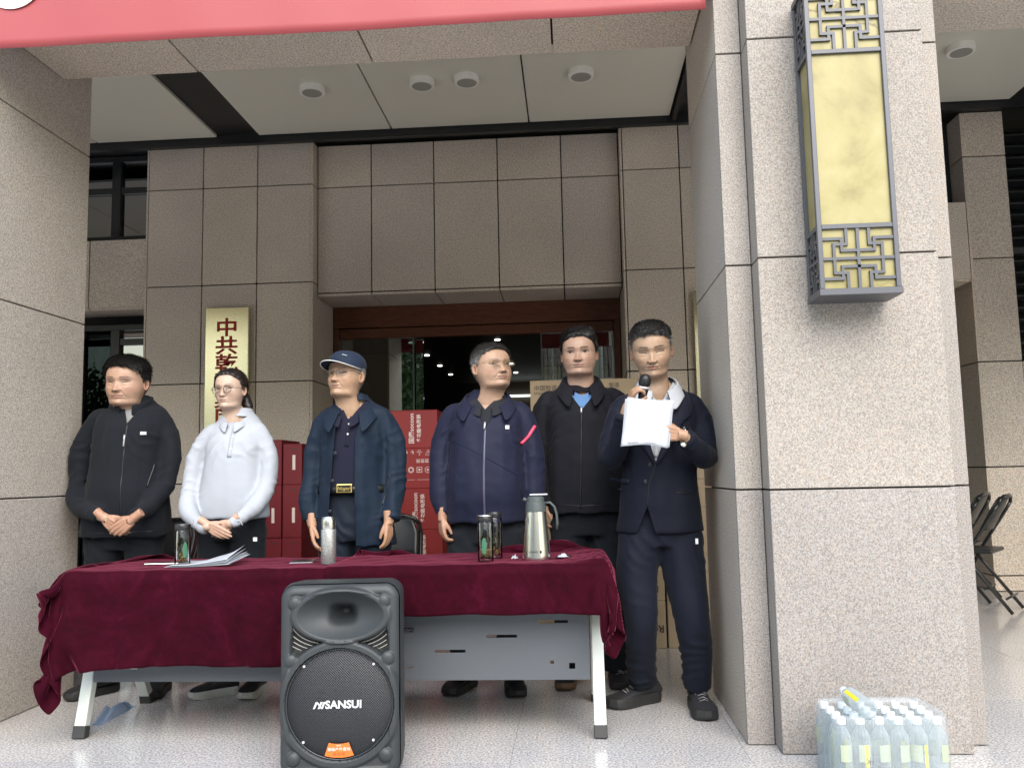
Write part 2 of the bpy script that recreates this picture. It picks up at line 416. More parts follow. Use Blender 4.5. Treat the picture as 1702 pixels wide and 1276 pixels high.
# ---- louvred vent at the right edge
lv = thing('louvre_vent', 'dark louvred vent beside the granite block at the right edge', 'vent', (4.5, 8.1, 2))
M_LOUV = simple('louvre_metal', (.035, .040, .038), .5)
box_obj('back_panel', 3.98, 5.2, 8.30, 8.33, 1.99, 4.26, M_BLACKMETAL, lv)
box_obj('frame', 3.975, 4.02, 8.02, 8.29, 1.99, 4.26, M_LOUV, lv); box_obj('frame', 4.0205, 5.2, 8.03, 8.29, 2.985, 3.04, M_LOUV, lv)
for i in range(20):
    z = 2.05+i*.108
    if abs(z-3.01) < .07: continue
    MB().add([(4.022, 8.06, z), (5.2, 8.06, z), (5.2, 8.20, z+.085), (4.022, 8.20, z+.085), (4.022, 8.06, z+.012), (5.2, 8.06, z+.012), (5.2, 8.20, z+.097), (4.022, 8.20, z+.097)],
             [(0,3,2,1),(4,5,6,7),(0,1,5,4),(1,2,6,5),(2,3,7,6),(3,0,4,7)]).build('louvre_slat', M_LOUV, lv)

# ---- entrance
k = N('red_wood'); v = k.co((1, 1, 9)); g = k.noise(7, 8, v, .65, 1.5)
k.set(color=k.ramp(g, [(.3, (.045, .013, .006)), (.55, (.11, .034, .014)), (.75, (.19, .062, .024))]), rough=.28, spec=.5); M_WOOD = k.m
en = thing('entrance', 'glass entrance in a red brown wooden frame, open in the middle', 'entrance', (-.93, 8.5, 0))
box_obj('lintel', -2.36, .508, 8.47, 8.62, 2.575, 2.789, M_WOOD, en, bevel=.006)
box_obj('lintel_rail', -2.30, .44, 8.50, 8.60, 2.47, 2.570, M_WOOD, en, bevel=.006)
box_obj('jamb', -2.36, -2.305, 8.47, 8.62, 0, 2.574, M_WOOD, en, bevel=.005); box_obj('jamb', .445, .508, 8.47, 8.62, 0, 2.574, M_WOOD, en, bevel=.005)
M_EDGE = simple('glass_edge', (.10, .14, .12), .3)
for x0, x1 in ((-2.30, -1.56), (-.27, .44)):
    p = box_obj('glass_panel', x0, x1, 8.54, 8.552, .02, 2.468, M_GLASS_DOOR, en)
box_obj('sliding_panel', -2.02, -1.47, 8.60, 8.612, .02, 2.46, M_GLASS_DOOR, en)
box_obj('panel_edge', -1.566, -1.555, 8.535, 8.557, .02, 2.468, M_EDGE, en); box_obj('panel_edge', -.281, -.271, 8.535, 8.557, .02, 2.468, M_EDGE, en)

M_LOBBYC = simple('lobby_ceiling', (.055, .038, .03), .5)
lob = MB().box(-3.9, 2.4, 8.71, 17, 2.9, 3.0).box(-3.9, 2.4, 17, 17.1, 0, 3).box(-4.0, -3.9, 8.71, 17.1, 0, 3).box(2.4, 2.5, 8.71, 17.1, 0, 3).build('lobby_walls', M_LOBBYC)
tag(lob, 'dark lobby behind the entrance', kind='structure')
lobf = box_obj('lobby_floor', -3.9, 2.4, 8.62, 17, -.1, -.002, M_GR_FL); tag(lobf, 'polished floor of the lobby', kind='structure')
M_SPOT = emit('spot_glow', (1, .97, .9), 2.6)
for x in (-2.14, -.965):
    for i in range(4):
        y = 11.56+i*1.28
        o = MB().lathe([(.036, -.010), (.038, 0)], (x, y, 2.899), 20).build('lobby_downlight', M_SPOT, None, True)
        tag(o, '%s small lit downlight in the %s row of the lobby ceiling' % (('nearest', 'second', 'third', 'farthest')[i], 'left' if x < -1.5 else 'right'), 'downlight', 'small lit downlights in the lobby')
o = box_obj('light_strip', -1.75, .3, 16.9, 16.99, 2.60, 2.635, emit('strip_glow', (.9, 1, .95), .8)); tag(o, 'long thin light strip on the far lobby wall', 'light strip')
o = box_obj('counter', -3.0, -1.9, 14.5, 15.2, 0, 1.1, simple('counter_wood', (.12, .07, .04), .4)); tag(o, 'dark reception counter in the lobby', 'counter')

# ---- the golden sign boards
k = N('brushed_brass'); v = k.co((1, 1, 1)); k.set(color=k.mix(k.noise(2, 3, v), (.66, .60, .40), (.74, .68, .48)), metal=.9, rough=.24); k.bump(k.noise(400, 2, k.co((1, 1, .04))), .1, .0006); M_BRASS = k.m
M_SIGNRED = simple('sign_red_paint', (.36, .018, .010), .6)
def signboard(x0, x1, label, chars=None):
    s = thing('sign_board', label, 'sign', ((x0+x1)/2, 7.76, .5))
    MB().box(x0, x1, 7.735, 7.785, .45, 2.68).build('board', M_BRASS, s, bevel=.008, seg=2)
    if chars:
        for i, ch in enumerate(chars):
            text_obj(ch, .178, M_SIGNRED, facing((x0+x1)/2, 7.7335, 2.478-i*.1665), s, 'character', .001, .004, 1.22)
    return s
signboard(-3.365, -2.948, 'golden vertical sign board with red Chinese characters behind the woman', '中共乾政集团委员会')
signboard(1.118, 1.53, 'golden vertical sign board nearly hidden behind the lantern pillar')

# ---- red banner on the beam
k = N('banner_cloth'); k.set(color=k.mix(k.noise(1.5, 4), (.26, .030, .036), (.30, .042, .048)), rough=.55, sheen=.3); M_BANNER = k.m
V = []; F = []; nx, nz = 120, 24
for j in range(nz+1):
    for i in range(nx+1):
        x = -3.45+4.075*i/nx; t = j/nz; z0 = 3.041+.0035*math.sin(x*2.1); z = z0+(1.10)*j/nz
        y = 3.58+.003*math.sin(x*5+2*t)+.0015*math.sin(x*13+5*t)
        V.append((x, y, z))
for j in range(nz):
    for i in range(nx): a = j*(nx+1)+i; F.append((a, a+1, a+nx+2, a+nx+1))
ban = mesh_obj('red_banner', V, F, M_BANNER, None, True); sm = ban.modifiers.new('t', 'SOLIDIFY'); sm.thickness = .002
tag(ban, 'red cloth banner stretched along the beam over the porch mouth', 'banner')
M_LETTER = simple('banner_letter', (.82, .81, .78), .5)
MB().lathe([(.145, -.001), (.145, .001)], (0, 0, 0), 40).build('lettering', M_LETTER, ban, local=True).matrix_basis = Matrix.Translation((-2.48, 3.5745, 3.372)) @ Matrix.Rotation(PI/2, 4, 'X')
for i in range(5):
    text_obj('热烈欢迎光'[i], .42, M_LETTER, facing(-2.0+i*.55, 3.5745, 3.60), ban, 'lettering', .001, .006)

# ---- what stands across the street and mirrors in the glass
M_YEL = simple('yellowish_render', (.50, .47, .33), .8, var=.15, vscale=.6); M_GREYW = simple('grey_render', (.45, .45, .43), .8)
ob = thing('apartment_building', 'yellowish apartment block across the street, mirrored in the door glass', 'building', (2, -17, -.45))
box_obj('wall', -8, 14, -25, -17, -.45, 7.2, M_YEL, ob)
for i, x in enumerate((-7.1, -4.2, -1.3, 1.25, 3.9, 6.5, 9.1, 11.7)):
    for j, z in enumerate((1.2, 4.7)):
        w = MB().box(x, x+1.25, -17.03, -16.96, z, z+1.45).build('window', M_WHITE, ob)
        box_obj('pane', x+.07, x+.60, -16.955, -16.945, z+.08, z+1.37, M_GLASS_WIN, w); box_obj('pane', x+.66, x+1.18, -16.955, -16.945, z+.08, z+1.37, M_GLASS_WIN, w)
        m = MB()
        for kx in range(9): m.box(x-.1+kx*.18, x-.085+kx*.18, -16.72, -16.705, z-.15, z+1.5)
        for kz in range(4): m.box(x-.1, x+1.355, -16.703, -16.69, z-.1+kz*.5, z-.085+kz*.5)
        m.build('window_grille', M_FRAME, w)
ob2 = thing('low_building', 'low pale wall and shed across the street, mirrored in the left glass door', 'building', (-14, -17, -.45))
box_obj('wall', -40, -7, -22, -18, -.45, 3.6, M_GREYW, ob2); box_obj('roof', -40, -7, -22.2, -17.7, 3.601, 3.85, M_WHITE, ob2)
def leafy(x, y, h, r, label, seed):
    rnd = random.Random(seed); t = thing('street_tree', label, 'tree', (x, y, -.45), group='trees across the street')
    MB().tube([(x, y, -.45), (x+.1, y, h*.5), (x, y+.1, h*.8)], [.16, .12, .05], 8).build('trunk', simple('bark', (.10, .075, .055), .9), t)
    V = []; F = []
    for i in range(3800 if seed != 3 else 9000):
        a = rnd.random()*2*PI; b = math.acos(2*rnd.random()-1); q = r*(.45+.55*rnd.random())*(1+.3*math.sin(3*a+seed)*math.sin(2*b))
        c = Vector((x+q*math.sin(b)*math.cos(a), y+q*math.sin(b)*math.sin(a), h*.72+q*.9*math.cos(b)))
        n = Vector((rnd.gauss(0, 1), rnd.gauss(0, 1), rnd.gauss(0, 1))).normalized(); u = n.orthogonal().normalized()*.11; w = n.cross(u).normalized()*.07
        k0 = len(V); V += [c-u, c+w, c+u, c-w]; F.append((k0, k0+1, k0+2, k0+3))
    mesh_obj('crown', V, F, simple('leaves', (.06, .11, .03), .6, var=.4), t)
leafy(-16.3, -15, 4.9, 1.9, 'green street tree mirrored in the left glass door', 1)
leafy(-6.6, -10.5, 6.0, 3.0, 'big dark street tree mirrored in the left pane of the entrance', 3)
leafy(-20.5, -15.6, 5.6, 2.2, 'taller green street tree farther left across the street', 2)
# ================================================================== LANTERN
M_LFRAME = simple('lantern_frame_metal', (.085, .088, .10), .42, .3)
k = N('onyx_glass'); v = k.co()
cl = k.noise(3.2, 6, v, .6, .6); cc = k.ramp(cl, [(.3, (.19, .155, .055)), (.47, (.28, .24, .092)), (.7, (.34, .30, .145))])
vein = k.n('ShaderNodeTexVoronoi', feature='DISTANCE_TO_EDGE'); vein.inputs['Scale'].default_value = 2.2
nz = k.n('ShaderNodeTexNoise'); nz.inputs['Scale'].default_value = 5; nz.inputs['Detail'].default_value = 6; k.l(v, nz.inputs[0])
mx = k.mix(.28, v, nz.outputs['Color']); k.l(mx, vein.inputs['Vector'])
vl = k.ramp(vein.outputs['Distance'], [(0, (.38, .33, .22)), (.016, (1, 1, 1))]); msk = k.ramp(k.noise(1.7, 2, v), [(.50, 1), (.60, 0)])
cc = k.mix(1.0, cc, k.mix(msk, vl, (1, 1, 1)), 'MULTIPLY'); k.set(color=cc, rough=.35, spec=.4, sss=.0); M_ONYX = k.m
LX0, LX1, LY0, LY1, LZ0, LZ1 = .955, 1.255, 3.302, 3.470, 1.732, 2.952
ln = thing('wall_lantern', 'tall box lantern of yellow onyx in a grey lattice frame on the right pillar', 'lantern', ((LX0+LX1)/2, 3.48, LZ0))
m = MB(); f = .018
for x in (LX0, LX1-f):
    for y in (LY0, LY1-f): m.box(x, x+f, y, y+f, LZ0+.022, LZ1)
m.box(LX0-.004, LX1+.004, LY0-.004, LY1+.004, LZ0-.004, LZ0+.0215); m.box(LX0-.004, LX1+.004, LY0-.004, LY1+.004, LZ1+.001, LZ1+.025)
zr = [(2.003-.018, 2.003), (2.683, 2.700)]
for a, b in zr:
    m.box(LX0+f, LX1-f, LY0+.001, LY0+f-.001, a, b)
    for x in (LX0+.001, LX1-f+.001): m.box(x, x+f-.002, LY0+f, LY1-f, a, b)
m.build('frame', M_LFRAME, ln, bevel=.0015)
box_obj('mounting_block', LX0+.03, LX1-.03, LY1+.001, 3.488, LZ0+.05, LZ1-.05, M_LFRAME, ln)
def lattice(z0, z1, face):
    """the fret: bars given for one quarter, mirrored to four"""
    m = MB(); q = [((.34, 0), (.34, .26)), ((.34, .26), (.16, .26)), ((.16, .26), (.16, .5)), ((0, .165), (.27, .165)), ((.27, .165), (.27, .366)), ((.27, .366), (.5, .366))]
    bars = [((.5, 0), (.5, 1)), ((0, .5), (1, .5))]
    for (a, b), (c, d) in q:
        for fx in (0, 1):
            for fz in (0, 1):
                g = lambda u, w: ((1-u) if fx else u, (1-w) if fz else w)
                bars.append((g(a, b), g(c, d)))
    t = .0056
    for n_, ((a, b), (c, d)) in enumerate(bars):
        a, c = min(a, c), max(a, c); b, d = min(b, d), max(b, d); e = .0003*(n_ % 5)
        Z = lambda w: z1-w*(z1-z0)
        if face == 'front':
            X = lambda u: LX0+f+u*(LX1-LX0-2*f)
            m.box(X(a)-t, X(c)+t, LY0+.003+e, LY0+.012, Z(d)-t, Z(b)+t)
        else:
            Yy = lambda u: LY0+f+u*(LY1-LY0-2*f); x = LX0 if face == 'left' else LX1
            s = 1 if face == 'left' else -1; xa, xb = sorted((x+s*(.003+e), x+s*.012))
            m.box(xa, xb, Yy(a)-t*.7, Yy(c)+t*.7, Z(d)-t, Z(b)+t)
    m.build('lattice', M_LFRAME, ln)
for z0, z1 in ((LZ0+.0215, 1.985), (2.700, LZ1)):
    for fc in ('front', 'left', 'right'): lattice(z0, z1, fc)
for z0, z1 in ((LZ0+.0215, 1.985), (2.003, 2.683), (2.700, LZ1)):
    box_obj('onyx_panel', LX0+f, LX1-f, LY0+.0135, LY0+.0175, z0, z1, M_ONYX, ln)
    box_obj('onyx_panel', LX0+.0135, LX0+.0175, LY0+f+.001, LY1-f, z0, z1, M_ONYX, ln)
    box_obj('onyx_panel', LX1-.0175, LX1-.0135, LY0+f+.001, LY1-f, z0, z1, M_ONYX, ln)

# ================================================================== TABLES
M_LEG = simple('leg_white_paint', (.62, .65, .61), .35, var=.03); M_FOOTB = simple('black_foot', (.03, .03, .03), .5)
M_PANEL = simple('modesty_panel_paint', (.095, .105, .120), .5, .2, var=.05); M_TOP = simple('table_top_laminate', (.55, .52, .47), .5)
TZ = .70
def holed_panel(x0, x1, z0, z1, y, holes, th=.0015):
    xs = sorted({x0, x1} | {h[0] for h in holes} | {h[1] for h in holes}); zs = sorted({z0, z1} | {h[2] for h in holes} | {h[3] for h in holes})
    m = MB()
    for a, b in zip(xs, xs[1:]):
        for c, d in zip(zs, zs[1:]):
            cx, cz = (a+b)/2, (c+d)/2
            if any(h[0] < cx < h[1] and h[2] < cz < h[3] for h in holes): continue
            m.add([(a, y, c), (b, y, c), (b, y, d), (a, y, d)], [(0, 1, 2, 3)])
    return m
def table(x0, x1, label, holes, left_leg, right_leg):
    t = thing('folding_table', label, 'table', ((x0+x1)/2, 3.9, 0), group=None)
    box_obj('tabletop', x0+.013, x1-.013, 3.612, 4.11, TZ-.028, TZ-.004, M_TOP, t, bevel=.004, seg=2)
    m = holed_panel(x0+.08, x1-.08, .226, .655, 3.735, holes)
    o = m.build('modesty_panel', M_PANEL, t); s = o.modifiers.new('t', 'SOLIDIFY'); s.thickness = .002
    m = MB().box(x0+.08, x1-.08, 3.7375, 3.755, .226, .232); m.build('panel_lip', M_PANEL, t)
    box_obj('beam', x0+.08, x1-.08, 3.86, 3.91, .60, .65, M_BLACKMETAL, t)
    for x, on in ((x0+.045, left_leg), (x1-.045, right_leg)):
        for (ya, za, yb, zb) in ((3.715, .045, 3.87, .60), (4.28, .045, 3.93, .60)):
            l = MB().bar((x, ya, za), (x, yb, zb), .042, .05, up=(1, 0, 0)).build('leg', M_LEG, t, bevel=.004, seg=2)
            MB().bar((x, ya-(.012 if ya < 4 else -.012), .0), (x, ya, .05), .044, .055, up=(1, 0, 0)).build('foot_cap', M_FOOTB, l, bevel=.003)
        box_obj('leg_bracket', x-.03, x+.03, 3.80, 4.00, .60, .668, M_PANEL, t, bevel=.004)
    return t
table(-2.175, -1.045, 'left folding table under the dark red cloth, white slanted leg at its left end', [(-2.03, -1.90, .279, .292)], 1, 0)
table(-1.015, .130, 'right folding table with a slotted grey front panel, white leg at its right end',
      [(-.165, -.037, .457, .469), (-.382, -.253, .399, .411), (-.602, -.472, .339, .351), (-.116, -.100, .290, .304), (-.037, -.012, .270, .294), (-.748, -.700, .432, .444), (-.749, -.692, .277, .284)], 0, 1)
cl_ = MB().tube([(-.745, 3.72, .435), (-.72, 3.70, .445), (-.69, 3.72, .438), (-.70, 3.73, .43)], .006, 6).build('cable_clip', M_BLACKMETAL)
tag(cl_, 'small black clip on the slot of the grey table panel beside the loudspeaker', 'clip')

# ---- velvet: draped by a small particle simulation
k = N('velvet'); v = k.co()
n1 = k.noise(3.2, 6, v, .72, 2.2); n2 = k.noise(26, 4, v, .7, .8)
pile = k.mix(.30, n1, n2)
c = k.ramp(pile, [(.38, (.018, .0005, .004)), (.56, (.030, .001, .0065)), (.74, (.055, .003, .014))])
k.set(color=c, rough=.8, spec=.06, sheen=.44); k.b.inputs['Sheen Roughness'].default_value = .32; k.b.inputs['Sheen Tint'].default_value = (.95, .20, .34, 1)
k.bump(pile, .55, .006); M_VELVET = k.m
def drape(name, label, x0, x1, y0, y1, tx0, tx1, ty0, ty1, ztop, h, seed, steps=260, crumple=None):
    """x0..y1: extent of the flat cloth; tx0..ty1: the table top it lies on"""
    nx = int((x1-x0)/h)+1; ny = int((y1-y0)/h)+1
    X, Y = np.meshgrid(np.linspace(x0, x1, nx), np.linspace(y0, y1, ny), indexing='ij')
    rs = np.random.RandomState(seed)
    P = np.stack([X, Y, np.full_like(X, ztop+.004)], -1)
    # start: already bent down past the edges, so that it settles quickly
    ox = np.maximum(tx0-X, 0)+np.maximum(X-tx1, 0); oy = np.maximum(ty0-Y, 0)+np.maximum(Y-ty1, 0)
    dd = np.sqrt(ox**2+oy**2)
    P[..., 0] = np.clip(X, tx0-.25*ox, tx1+.25*ox); P[..., 1] = np.clip(Y, ty0-.22*oy, ty1+.22*oy)
    P[..., 2] -= dd*.96
    P += rs.normal(0, .0015, P.shape)
    if crumple: P = crumple(P, X, Y)
    prev = P.copy(); r = .006
    pin = (X > tx0+.012) & (X < tx1-.012) & (Y > ty0+.012) & (Y < ty1-.012); P[..., 2] = np.where(pin, ztop+r+np.abs(P[..., 2]-ztop-.004)+.0015*np.sin(X*31+Y*17)+.0015*np.sin(X*13-Y*47), P[..., 2]); P0 = P.copy(); prev = P.copy()
    def con(P, dx, dy, rest, st=1.0):
        A = P[:nx-dx, :ny-dy] if dy >= 0 else P[:nx-dx, -dy:]
        B = P[dx:, dy:] if dy >= 0 else P[dx:, :ny+dy]
        d = B-A; L = np.sqrt((d**2).sum(-1, keepdims=True))+1e-9; c = d*((L-rest)/L)*.5*st
        A += c; B -= c
    hx = (x1-x0)/(nx-1); hy = (y1-y0)/(ny-1)
    for it in range(steps):
        vel = (P-prev)*.96; prev = P.copy(); P = P+vel; P[..., 2] -= 9.8*(1/60)**2*.35
        for _ in range(7):
            con(P, 1, 0, hx); con(P, 0, 1, hy); con(P, 1, 1, math.hypot(hx, hy), .5); con(P, 1, -1, math.hypot(hx, hy), .5)
            con(P, 2, 0, 2*hx, .12); con(P, 0, 2, 2*hy, .12); P[pin] = P0[pin]
        ins = (P[..., 0] > tx0-r) & (P[..., 0] < tx1+r) & (P[..., 1] > ty0-r) & (P[..., 1] < ty1+r) & (P[..., 2] < ztop+r) & (P[..., 2] > ztop-.03)
        dt = np.stack([P[..., 0]-(tx0-r), (tx1+r)-P[..., 0], P[..., 1]-(ty0-r), (ty1+r)-P[..., 1], (ztop+r)-P[..., 2]], -1)
        dt[..., 4] *= .5
        w = dt.argmin(-1)
        top = ins & (w == 4)
        P[..., 2] = np.where(top, ztop+r, P[..., 2]); prev[top] = prev[top]*.2+P[top]*.8
        P[..., 0] = np.where(ins & (w == 0), tx0-r, P[..., 0]); P[..., 0] = np.where(ins & (w == 1), tx1+r, P[..., 0])
        P[..., 1] = np.where(ins & (w == 2), ty0-r, P[..., 1]); P[..., 1] = np.where(ins & (w == 3), ty1+r, P[..., 1])
        # hangs against the front panel and the legs, and never under the floor
        fr = (P[..., 2] < ztop-.03) & (P[..., 0] > tx0) & (P[..., 0] < tx1) & (P[..., 1] > ty0-.001) & (P[..., 1] < (ty0+ty1)/2); P[..., 1] = np.where(fr, ty0-.001, P[..., 1])
        sl = (P[..., 2] < ztop-.03) & (P[..., 1] > ty0) & (P[..., 1] < ty1)
        P[..., 0] = np.where(sl & (P[..., 0] > tx0) & (P[..., 0] < tx0+.3), tx0-.001, P[..., 0]); P[..., 0] = np.where(sl & (P[..., 0] < tx1) & (P[..., 0] > tx1-.3), tx1+.001, P[..., 0])
        P[..., 2] = np.maximum(P[..., 2], .01); P[pin] = P0[pin]
    V = P.reshape(-1, 3); F = [(i*ny+j, (i+1)*ny+j, (i+1)*ny+j+1, i*ny+j+1) for i in range(nx-1) for j in range(ny-1)]
    o = mesh_obj(name, V, F, M_VELVET, None, True)
    for md in ('SUBSURF',):
        s = o.modifiers.new('s', md); s.levels = 1; s.render_levels = 1
    s = o.modifiers.new('t', 'SOLIDIFY'); s.thickness = .003; s.offset = 1
    return tag(o, label, 'tablecloth')
drape('tablecloth', 'dark red velvet cloth hanging to a point at the left end of the tables', -2.51, -.985, 3.238, 4.20, -2.182, -.5, 3.590, 4.13, TZ+.001, .021, 3)
def rumple(P, X, Y):
    w = np.clip((X+.10)/.25, 0, 1)*((Y > 3.62) & (X < .13))
    P[..., 2] += .03*w*np.abs(np.sin(X*70+Y*18)); return P
drape('tablecloth', 'dark red velvet cloth on the right table, bunched at its right corner', -1.035, .44, 3.405, 4.25, -1.04, .138, 3.584, 4.13, TZ+.008, .021, 5, crumple=rumple)

# ================================================================== LOUDSPEAKER
k = N('speaker_plastic'); k.set(color=k.mix(k.noise(5, 4), (.022, .026, .029), (.031, .036, .039)), rough=.52, spec=.5); k.bump(k.noise(600, 2), .18, .0006); M_SPK = k.m
k = N('speaker_grille'); v = k.co((1, 1, 1)); sx = k.n('ShaderNodeSeparateXYZ'); k.l(v, sx.inputs[0])
def sinn(out, f, ph=0):
    a = k.n('ShaderNodeMath', operation='MULTIPLY_ADD'); k.l(out, a.inputs[0]); a.inputs[1].default_value = f; a.inputs[2].default_value = ph
    b = k.n('ShaderNodeMath', operation='SINE'); k.l(a.outputs[0], b.inputs[0]); return b.outputs[0]
mu = k.n('ShaderNodeMath', operation='MULTIPLY'); k.l(sinn(sx.outputs[0], 2*PI/.0085), mu.inputs[0]); k.l(sinn(sx.outputs[2], 2*PI/.0085), mu.inputs[1])
c = k.ramp(mu.outputs[0], [(.05, (.030, .032, .038)), (.3, (.006, .006, .007))]); k.set(color=c, rough=.35, metal=.3); k.bump(mu.outputs[0], .4, .002); M_GRILLE = k.m
M_SILVER = simple('silver_print', (.62, .62, .64), .3, .3); M_ORANGE = simple('orange_label', (.72, .17, .03), .4); M_PORT = simple('port_dark', (.008, .008, .009), .7)
SX, SY, W2, HS = -.912, 3.372, .2075, .652
sk = thing('loudspeaker', 'dark grey portable loudspeaker standing on the floor before the tables', 'loudspeaker', (SX, SY+.16, 0))
nxs, nzs = 170, 264
U = np.linspace(-W2, W2, nxs); Wz = np.linspace(0, HS, nzs); UU, ZZ = np.meshgrid(U, Wz, indexing='ij')
cr = .052
def rrdist(u, z):
    qx = np.abs(u)-(W2-cr); qz = np.abs(z-HS/2)-(HS/2-cr)
    return cr-(np.sqrt(np.maximum(qx, 0)**2+np.maximum(qz, 0)**2)+np.minimum(np.maximum(qx, qz), 0))
D = rrdist(UU, ZZ)
hcx, hcz, ha, hb = .005, .545, .145, .079
e = np.sqrt(((UU-hcx)/ha)**2+((ZZ-hcz)/hb)**2)
wz, wr = .246, .187
rr_ = np.sqrt(UU**2+(ZZ-wz)**2)
H = np.zeros_like(UU)
ed = .030; t = np.clip(D/ed, 0, 1); H -= ed*(1-np.sqrt(np.maximum(1-(1-t)**2, 0)))*1.0
inner = np.clip((D-.032)/.006, 0, 1); H -= .004*inner
def sm(a, b, x): q = np.clip((x-a)/(b-a), 0, 1); return q*q*(3-2*q)
H += .014*sm(1.26, 1.12, e)
horn = e < 1.04
H = np.where(horn, .010-.060*(1-np.clip(e/1.04, 0, 1)**2.0), H)
H = np.where(horn, H-.075*np.exp(-(np.abs((UU-hcx)/.036)**3)-(np.abs((ZZ-hcz)/.026)**3)), H)
H += .013*sm(.222, .206, rr_)*(e > 1.10)
H = np.where(rr_ < wr+.002, -.018, H)
port = (e > 1.24) & (rr_ > .216) & (np.abs(UU) < .170) & (ZZ > .40) & (ZZ < .53) & (np.abs(UU) > .045)
port &= (np.abs(UU)+(ZZ-.47)*.12) < .168
H = np.where(port, -.055, H)
for bx, bz in ((-.154, .590), (.154, .592), (-.166, .395), (.166, .398), (-.158, .068), (.158, .075)):
    d2 = (UU-bx)**2+(ZZ-bz)**2; H = np.maximum(H, np.where(d2 < .024**2, -.006+np.sqrt(np.maximum(.0265**2-d2, 0))*.72, -9))
V = []; idx = -np.ones((nxs, nzs), int)
keep = D > 0.0006
for i in range(nxs):
    for j in range(nzs):
        if keep[i, j]: idx[i, j] = len(V); V.append((SX+U[i], SY-H[i, j], Wz[j]))
F = []
for i in range(nxs-1):
    for j in range(nzs-1):
        q = (idx[i, j], idx[i+1, j], idx[i+1, j+1], idx[i, j+1])
        if min(q) >= 0: F.append(q)
mesh_obj('front_baffle', V, F, M_SPK, sk, True)
m = MB(); rings = []
for (yo, ins) in ((.0285, .0), (.06, -.004), (.20, .004), (.30, .035), (.315, .055)):
    ring = []
    for q in range(48):
        a = 2*PI*q/48; ca, sa = math.cos(a), math.sin(a)
        ww, hh = W2-ins, HS/2-ins
        x = math.copysign(min(ww, ww-cr+cr*abs(ca)) if abs(ca) > 0 else 0, ca); z = math.copysign(hh-cr+cr*abs(sa), sa)
        ring.append((SX+x, SY+yo, HS/2+z))
    rings.append(ring)
V = [p for r_ in rings for p in r_]; F = [(j*48+q, j*48+(q+1) % 48, (j+1)*48+(q+1) % 48, (j+1)*48+q) for j in range(4) for q in range(48)]+[tuple(range(4*48, 5*48))]
mesh_obj('cabinet', V, F, M_SPK, sk, True)
m = MB(); prof = []
V = []; F = []; nr, na = 16, 72
for j in range(nr+1):
    for q in range(na):
        r_ = wr*j/nr*.995; a = 2*PI*q/na; V.append((SX+r_*math.cos(a), SY+.010-.020*(1-(j/nr)**2.5), wz+r_*math.sin(a)))
for j in range(nr):
    for q in range(na): F.append((j*na+q, j*na+(q+1) % na, (j+1)*na+(q+1) % na, (j+1)*na+q))
gr = mesh_obj('woofer_grille', V, F, M_GRILLE, sk, True)
MB().tube([(SX+wr*.985*math.cos(a), SY+.005, wz+wr*.985*math.sin(a)) for a in np.linspace(0, 2*PI, 73)[:-1]], .0032, 8, closed=True).build('grille_rim', simple('rim_dark', (.05, .055, .06), .25, .5), sk, True)
for s in (-1, 1):
    for q, e0 in enumerate((1.42, 1.62, 1.82, 2.02)):
        pts = []
        for a in np.linspace(-1.35, .15, 22):
            x = hcx*0+s*ha*e0*math.cos(a)*.62+s*.045; z = hcz+hb*e0*math.sin(a)*.78-.01
            rr2 = math.hypot(x, z-wz); ee = math.hypot((x-hcx)/ha, (z-hcz)/hb)
            if abs(x) < .166 and rr2 > .216 and ee > 1.22 and z < .53: pts.append((SX+x, SY+.016, z))
        if len(pts) > 2: MB().tube(pts, .0016, 6).build('port_rib', simple('rib_grey', (.28, .26, .24), .4), sk, True)
text_obj('SANSUI', .036, M_SILVER, facing(SX+.017, SY-.0135, wz+.002), sk, 'lettering', .0012, .0012, 1.05)
em = MB()
for a in (0, .013):
    em.add([(SX-.088+a*1.25, SY-.0135, wz-.010), (SX-.081+a*1.25, SY-.0135, wz-.010), (SX-.070+a*1.25, SY-.0135, wz+.013), (SX-.078+a*1.25, SY-.0135, wz+.013)], [(0, 1, 2, 3)])
em.add([(SX-.060, SY-.0135, wz-.010), (SX-.054, SY-.0135, wz-.010), (SX-.044, SY-.0135, wz+.013), (SX-.052, SY-.0135, wz+.013)], [(0, 1, 2, 3)])
em.add([(SX-.076, SY-.0137, wz+.011), (SX-.071, SY-.0137, wz+.013), (SX-.056, SY-.0137, wz-.008), (SX-.060, SY-.0137, wz-.010)], [(0, 1, 2, 3)])
em.build('emblem', M_SILVER, sk)
lb = MB(); 
def arc(x, r_): return (SX+x, SY-.0065-.0*r_, wz-math.sqrt(r_*r_-x*x))
A = [arc(x, .128) for x in np.linspace(-.034, .034, 9)]; B = [arc(x, .176) for x in np.linspace(-.050, .050, 9)]
lb.add([(p[0], SY-.0095, p[2]) for p in A]+[(p[0], SY-.0015, p[2]) for p in B], [(9+i, 10+i, i+1, i) for i in range(8)])
o = lb.build('label', M_ORANGE, sk); 
tilt = facing(SX, 0, 0)
def lab_text(s, size, x, z, mat):
    y = SY-.0095+.008*((wz-.128)-z)/.048; M4 = Matrix.Translation((SX+x, y-.0014, z)) @ Matrix.Rotation(PI/2+.165, 4, 'X')
    text_obj(s, size, mat, M4, sk, 'label_print', .0003)
M_LW = simple('label_white', (.8, .78, .72), .4); M_LB = simple('label_dark', (.16, .04, .02), .4)
lab_text('高级户外音响', .0130, 0, wz-.147, M_LW); lab_text('Hi-Fi', .008, 0, wz-.134, M_LW); lab_text('○ ○ ○', .0125, 0, wz-.163, M_LB)
